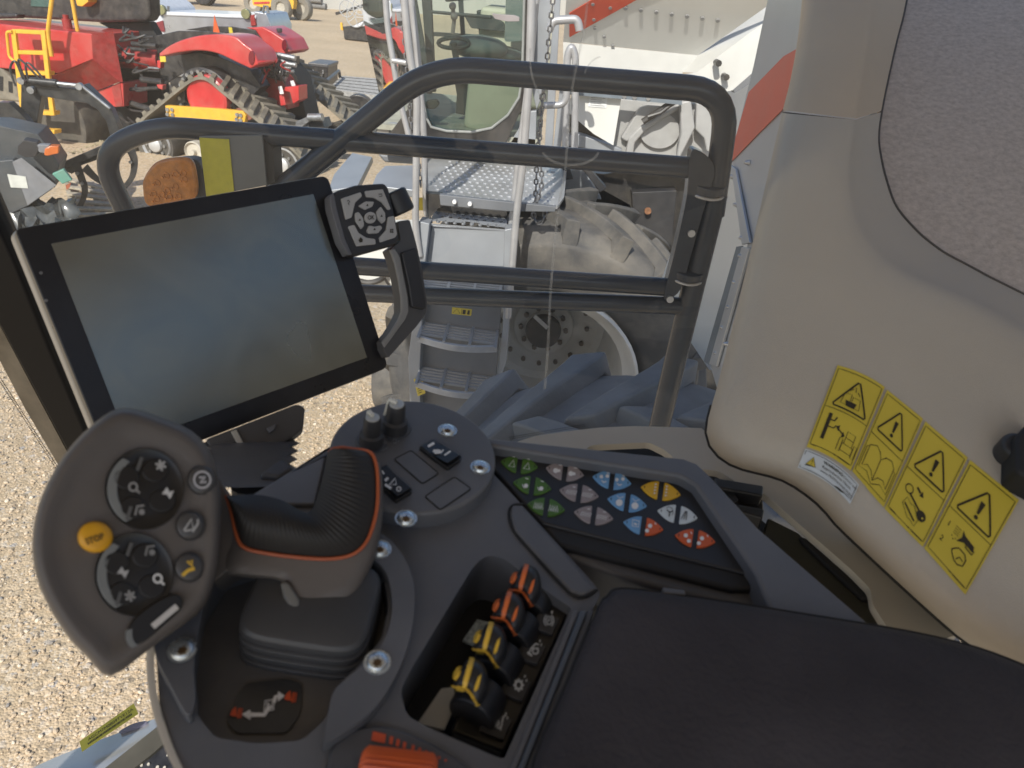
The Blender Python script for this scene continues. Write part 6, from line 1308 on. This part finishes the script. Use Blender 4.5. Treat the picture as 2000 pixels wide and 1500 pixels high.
felt = thing('felt_panel', 'mottled grey felt lining panel set into the beige pillar trim', 'felt panel', PF.pt(1900, 300))
b = B(); b.pp(fo, PF, -.02, .0); b.out('lining', FE, felt)
b = B(); b.tube([PF.pt(p.x - 1, p.y, .003) for p in I_], .0017, 8); b.out('edge_bead', M('bead_dark', (.09, .08, .07), .7), felt)
# hook knob at the right edge
KH = PP.off(.0)
hk = thing('coat_hook', 'black knob and bracket on the trim at the right edge above the stickers', 'hook', KH.pt(1985, 890))
b = B(); b.disc(KH, 1966, 898, .0125, 0, .022, 28); b.out('knob', BLK, hk, bevel=.004, seg=3)
b = B(); b.pp([(1985, 850), (2030, 800), (2060, 960), (1985, 920)], KH, 0, .03); b.out('bracket', BLKM, hk, bevel=.004)
# sill below the window
SP = Plane((0, 0, 2.545), (0, -.06, 1))
sill = thing('window_sill', 'beige moulded window sill with dark pockets between panel and pillar', 'sill', SP.pt(1300, 870))
so_ = [(1012, 862), (1045, 852), (1100, 843), (1170, 835), (1240, 832), (1370, 836), (1386, 850), (1420, 900), (1480, 920), (1560, 950), (1640, 1020), (1760, 1130), (1870, 1240), (1800, 1262), (1640, 1262), (1560, 1250), (1300, 1180), (1080, 1060), (1000, 900)]
p1 = round2([(1143, 876), (1160, 869), (1268, 864), (1300, 880), (1320, 898), (1312, 915), (1318, 960), (1180, 930)], 9)
p2 = round2([(1350, 924), (1372, 916), (1405, 920), (1450, 950), (1490, 962), (1600, 1058), (1660, 1110), (1700, 1150), (1704, 1180), (1740, 1236), (1700, 1240), (1560, 1180), (1400, 1010)], 10)
b = B(); b.holed(so_, [p1, p2], SP, -.008, 0); b.out('shell', SILLB, sill, bevel=.004, seg=3)
b = B(); b.pp([(1090, 846), (1340, 840), (1420, 960), (1780, 1260), (1500, 1260), (1100, 960)], SP, -.055, -.05); b.out('pocket_floor', M('pocket_dark', (.012, .012, .013), .8), sill)
b = B(); b.pp([(1560, 1045), (1580, 1050), (1690, 1150), (1700, 1172), (1686, 1170), (1570, 1060)], SP, -.03, -.008); b.out('pocket_rim', BLKM, sill, bevel=.003)
b = B(); b.pp([(1395, 932), (1492, 948), (1490, 968), (1402, 952)], SP, -.02, .004); b.pp([(1420, 980), (1494, 994), (1490, 1012), (1434, 996)], SP, -.02, .004); b.pp([(1398, 945), (1490, 962), (1492, 1000), (1425, 985)], SP, -.03, -.01); b.out('bracket_channel', BLK, sill, bevel=.002)
b = B(); b.disc(SP, 1425, 971, .009, -.012, .0, 6); b.out('bolt', M('bolt_black', (.05, .055, .065), .35, metal=.5), sill, bevel=.001)
b = B(); b.pp([(1500, 1010), (1560, 1040), (1700, 1170), (1770, 1232), (1690, 1235), (1560, 1120), (1490, 1050)], SP, -.03, -.012); b.out('dark_cover', M('cover_olive', (.04, .04, .03), .5, var=.3), sill, bevel=.002)
# cream seat-base seen between console and pad
SBP = PC.off(-.06)
sb_ = thing('seat_base', 'cream cover seen in the gap between button panel and armrest', 'cover', SBP.pt(1250, 1130))
b = B(); b.pp([(1080, 1060), (1290, 1100), (1520, 1170), (1560, 1240), (1400, 1260), (1150, 1200)], SBP, -.01, 0); b.out('cover', M('seat_cream', (.55, .52, .42), .6, var=.08), sb_)
b = B(); b.pp(circ(1395, 1176, 32, 16, ry=14), SBP, 0, .008); b.out('cable_boot', M('mesh_grey', (.4, .39, .36), .7, var=.5, scale=900), sb_)
# ------------------------------------------------------------------ stickers
zs = zz(1360, 680, .3867)
def sticker(quad, name, label, mt, bend=0, group=None, n=14):
    TL, TR, BR, BL = [V(p) for p in zs(quad)]
    t = thing(name, label, 'sticker', SKN.pt(*((TL + TR + BR + BL) / 4)), group)
    def mp(u, v, h=0.0):
        p = TL * (1 - u) * (1 - v) + TR * u * (1 - v) + BR * u * v + BL * (1 - u) * v
        if bend: q = (TR - TL).normalized(); p = p + V((q.y, -q.x)) * bend * 4 * u * (1 - u)
        return SKN.pt(p.x, p.y, .0012 + h * 1.3)
    b = B(); rc = .035
    b.grid([[mp(i / n, j / n) for i in range(n + 1)] for j in range(n + 1)]); b.out('sheet', mt, t, normals=False)
    return t, mp
def frame_lines(t, mp, div=.46, inset=.04):
    b = B(); e = inset; m_ = [(e + (1 - 2 * e) * k / 12, e) for k in range(13)] + [(1 - e, e + (1 - 2 * e) * k / 12) for k in range(1, 13)] + [(1 - e - (1 - 2 * e) * k / 12, 1 - e) for k in range(1, 13)] + [(e, 1 - e - (1 - 2 * e) * k / 12) for k in range(1, 12)]
    rbn(b, mp, m_, .012, True); rbn(b, mp, [(e + (1 - 2 * e) * k / 10, div) for k in range(11)], .012)
    b.out('border', INK, t, normals=False)
ASP = 2.05
def rbn(b, mp, pts, w, closed=False, h=.0005):      # stroke with the label's own aspect
    b.ribbon([(u, v * ASP) for u, v in pts], w, lambda u, v, hh: mp(u, v / ASP, h), closed=closed)
def tri(t, mp, cx=.5, top=.07, bot=.4, hw=.36, excl=True):
    b = B(); P = [(cx, top), (cx + hw, bot), (cx - hw, bot)]; pts = []
    for i in range(3):
        a, c = V(P[i]), V(P[(i + 1) % 3]); pts += [tuple(a.lerp(c, .06 + .88 * k / 8)) for k in range(9)]
    rbn(b, mp, pts, .035, True)
    b.out('warning_triangle', INK, t, normals=False)
    if excl:
        b = B(); b.fill([(cx - .045, top + .12), (cx + .045, top + .12), (cx + .022, bot - .09), (cx - .022, bot - .09)], mp, .0006); b.fill([(cx + .04 * math.cos(k * .628), bot - .055 + .02 * math.sin(k * .628)) for k in range(10)], mp, .0006); b.out('exclamation_mark', INK, t, normals=False)
def tiny(t, mp):
    b = B(); rbn(b, mp, [(.55, .965), (.6, .965)], .012); rbn(b, mp, [(.64, .966), (.93, .966)], .012, h=.0006); b.out('small_print', INK, t, normals=False)
t, mp = sticker([(712, 90), (950, 200), (778, 622), (556, 500)], 'warning_sticker', 'yellow sticker picturing a seat and a pillar with arms, above the white strip', YEL, bend=5)
frame_lines(t, mp, .49); tri(t, mp, .52, .1, .45, .37, False); tiny(t, mp)
b = B(); rbn(b, mp, [(.3, .4), (.33, .28), (.47, .27), (.48, .4)], .014, True); rbn(b, mp, [(.5, .4), (.51, .29), (.66, .29), (.7, .4)], .014, True); b.fill([(.38, .35), (.62, .35), (.6, .41), (.42, .41)], mp, .0006); rbn(b, mp, [(.4, .24), (.46, .2)], .016); rbn(b, mp, [(.56, .22), (.62, .25)], .016); rbn(b, mp, [(.5, .18), (.52, .23)], .014); b.out('symbol', INK, t, normals=False)
b = B(); b.fill([(.18, .55), (.25, .55), (.25, .86), (.18, .86)], mp, .0006); rbn(b, mp, [(.25, .62), (.33, .62), (.36, .57)], .03); rbn(b, mp, [(.25, .7), (.36, .7), (.4, .66)], .025); b.out('pillar_symbol', INK, t, normals=False)
b = B(); rbn(b, mp, [(.44, .68), (.6, .72)], .03); b.fill([(.4, .67), (.47, .64), (.47, .71)], mp, .0006); b.fill([(.63, .73), (.56, .76), (.57, .69)], mp, .0006); b.out('arrow', INK, t, normals=False)
b = B(); rbn(b, mp, [(.66, .66), (.84, .66), (.84, .8), (.66, .8)], .014, True); rbn(b, mp, [(.63, .8), (.87, .8), (.87, .88), (.63, .88)], .014, True); rbn(b, mp, [(.55, .76), (.62, .76), (.62, .9), (.55, .9)], .014, True); rbn(b, mp, [(.88, .76), (.95, .76), (.95, .9), (.88, .9)], .014, True); rbn(b, mp, [(.66, .73), (.84, .73)], .012); b.out('seat_symbol', INK, t, normals=False)
t, mp = sticker([(962, 214), (1142, 360), (945, 806), (786, 625)], 'warning_sticker', 'yellow sticker with warning triangle over an open book', YEL)
frame_lines(t, mp, .5); tri(t, mp, .5, .1, .43, .38)
b = B(); rbn(b, mp, [(.14, .62), (.3, .57), (.42, .6), (.5, .66), (.6, .6), (.75, .58), (.86, .63), (.86, .86), (.74, .81), (.6, .83), (.5, .9), (.4, .83), (.26, .81), (.14, .86)], .016, True); rbn(b, mp, [(.5, .66), (.5, .9)], .016); rbn(b, mp, [(.12, .64), (.08, .66), (.08, .9), (.3, .87), (.5, .94), (.7, .87), (.92, .9), (.92, .66), (.88, .65)], .014); b.out('book_symbol', INK, t, normals=False)
t, mp = sticker([(1155, 374), (1368, 556), (1142, 1006), (950, 812)], 'warning_sticker', 'yellow sticker with warning triangle over an ignition key', YEL)
frame_lines(t, mp, .5); tri(t, mp, .52, .12, .45, .38); tiny(t, mp)
b = B(); rbn(b, mp, [(.27 + .085 * math.cos(k * .42), .66 + .042 * math.sin(k * .42)) for k in range(15)], .02, True); rbn(b, mp, [(.31, .69), (.62, .76)], .04); b.fill([(.7 + .11 * math.cos(k * .42), .79 + .05 * math.sin(k * .42)) for k in range(15)], mp, .0006); b.out('key_symbol', INK, t, normals=False)
b = B(); b.fill([(.7 + .02 * math.cos(k * .63) + .04, .8 + .01 * math.sin(k * .63)) for k in range(10)], mp, .0009); b.out('key_hole', YEL, t, normals=False)
b = B(); rbn(b, mp, [(.4, .59), (.5, .615)], .045); b.fill([(.59, .635), (.5, .645), (.53, .585)], mp, .0006); b.out('arrow', INK, t, normals=False)
b = B(); rbn(b, mp, [(.3, .8), (.62, .88)], .035); rbn(b, mp, [(.3, .74), (.42, .77), (.5, .76), (.68, .84), (.66, .92), (.54, .9), (.46, .9), (.26, .82)], .012, True); b.out('switch_symbol', INK, t, normals=False)
t, mp = sticker([(1380, 568), (1626, 770), (1357, 1246), (1150, 1012)], 'warning_sticker', 'yellow sticker with warning triangle over the numbers 1 and 2, a horn and an engine', YEL)
frame_lines(t, mp, .5); tri(t, mp, .52, .13, .46, .38); tiny(t, mp)
b = B(); b.text('1', lambda u, v, h: mp(u, v / ASP, h), .0006, .14, .66 * ASP, .15); b.text('2', lambda u, v, h: mp(u, v / ASP, h), .0006, .14, .82 * ASP, .15); b.out('writing', INK, t, normals=False)
b = B(); b.fill([(.45, .58), (.51, .61), (.74, .63), (.76, .68), (.55, .67), (.42, .71), (.48, .645)], mp, .0006); rbn(b, mp, [(.6, .65), (.78, .665), (.76, .7), (.6, .69)], .022, True); b.out('horn_symbol', INK, t, normals=False)
b = B(); rbn(b, mp, [(.46, .77), (.52, .74), (.66, .745), (.72, .78), (.72, .84), (.62, .87), (.54, .86), (.46, .83), (.42, .8)], .022, True); rbn(b, mp, [(.56, .84), (.6, .8), (.68, .81)], .02); b.out('engine_symbol', INK, t, normals=False)
b = B(); [rbn(b, mp, [(.3, .6 + k * .022), (.42, .6 + k * .022)], .01) for k in range(4)]; [rbn(b, mp, [(.3 + q * .04, .7 + (q % 2) * .02), (.32 + q * .04, .7 + (q % 2) * .02)], .02) for q in range(3)]; b.out('sound_lines', INK, t, normals=False)
# white strip
t, mp = sticker([(549, 508), (822, 692), (780, 785), (514, 600)], 'warning_sticker', 'small white strip with WARNING text below the yellow stickers', M('label_white', (.6, .64, .66), .4, var=.03), bend=9)
ASP = .36
b = B(); e = .025; rbn(b, mp, [(e + (1 - 2 * e) * k / 14, .09) for k in range(15)] + [(1 - e, .91)] + [(1 - e - (1 - 2 * e) * k / 14, .91) for k in range(1, 15)], .009, True); b.out('border', INK, t, normals=False)
b = B(); b.fill([(.17, .28), (.25, .72), (.09, .72)], mp, .0005); b.out('triangle_fill', YEL, t, normals=False)
b = B(); rbn(b, mp, [(.17, .28), (.25, .72), (.09, .72)], .012, True, .0007); b.fill([(.164, .42), (.178, .42), (.174, .58), (.168, .58)], mp, .0008); b.fill([(.166, .62), (.176, .62), (.176, .67), (.166, .67)], mp, .0008); b.out('warning_triangle', INK, t, normals=False)
T_m = lambda u, v, h: mp(u, v / ASP, h); b = B()
b.text('WARNING:', T_m, .0006, .34, .34 * ASP, .074, bold=.0015); b.text('Cancer and', T_m, .0006, .72, .34 * ASP, .058); b.text('Reproductive Harm.', T_m, .0006, .34, .56 * ASP, .07); b.text('www.P65Warnings.ca.gov', T_m, .0006, .34, .77 * ASP, .062); b.text('ACW2001830', T_m, .0006, .8, .88 * ASP, .028)
b.out('writing', INK, t, normals=False)
# ------------------------------------------------------------------ unseen cab roof, rear wall and floor, added to shape shade and reflections
roof = thing('cab_roof', 'beige lined cab roof above the driver, out of view', 'roof', (0, 0, 3.86))
b = B(); b.box((-.1, -.15, 3.80), (2.6, 2.2, .12)); b.out('shell', CWH, roof, bevel=.03)
b = B(); b.box((-.05, -.15, 3.725), (2.3, 1.8, .02)); b.out('headlining', BEIGE, roof, bevel=.005)
rw = thing('unseen_rear_wall', 'beige rear wall of the cab behind the driver with an open window above', 'wall', (1.14, -.2, 2.0))
b = B(); b.box((1.14, -.15, 2.65), (.05, 1.7, 1.4)); b.out('panel', BEIGE, rw, bevel=.01)  # wall top set by the bright band mirrored in the screen
for y in (-.98, .68): b = B(); b.box((1.14, y, 3.52), (.06, .1, .37)); b.out('post', BEIGE, rw, bevel=.01)
fl_ = B(); fl_.box((.36, -.35, 1.94), (1.5, 1.75, .03)); o = fl_.out('floor', M('floor_mat', (.1, .1, .1), .7, var=.2, bump=.3, bscale=200), bevel=.005); o['kind'] = 'structure'  # unseen floor, added to block warm bounce off the gravel
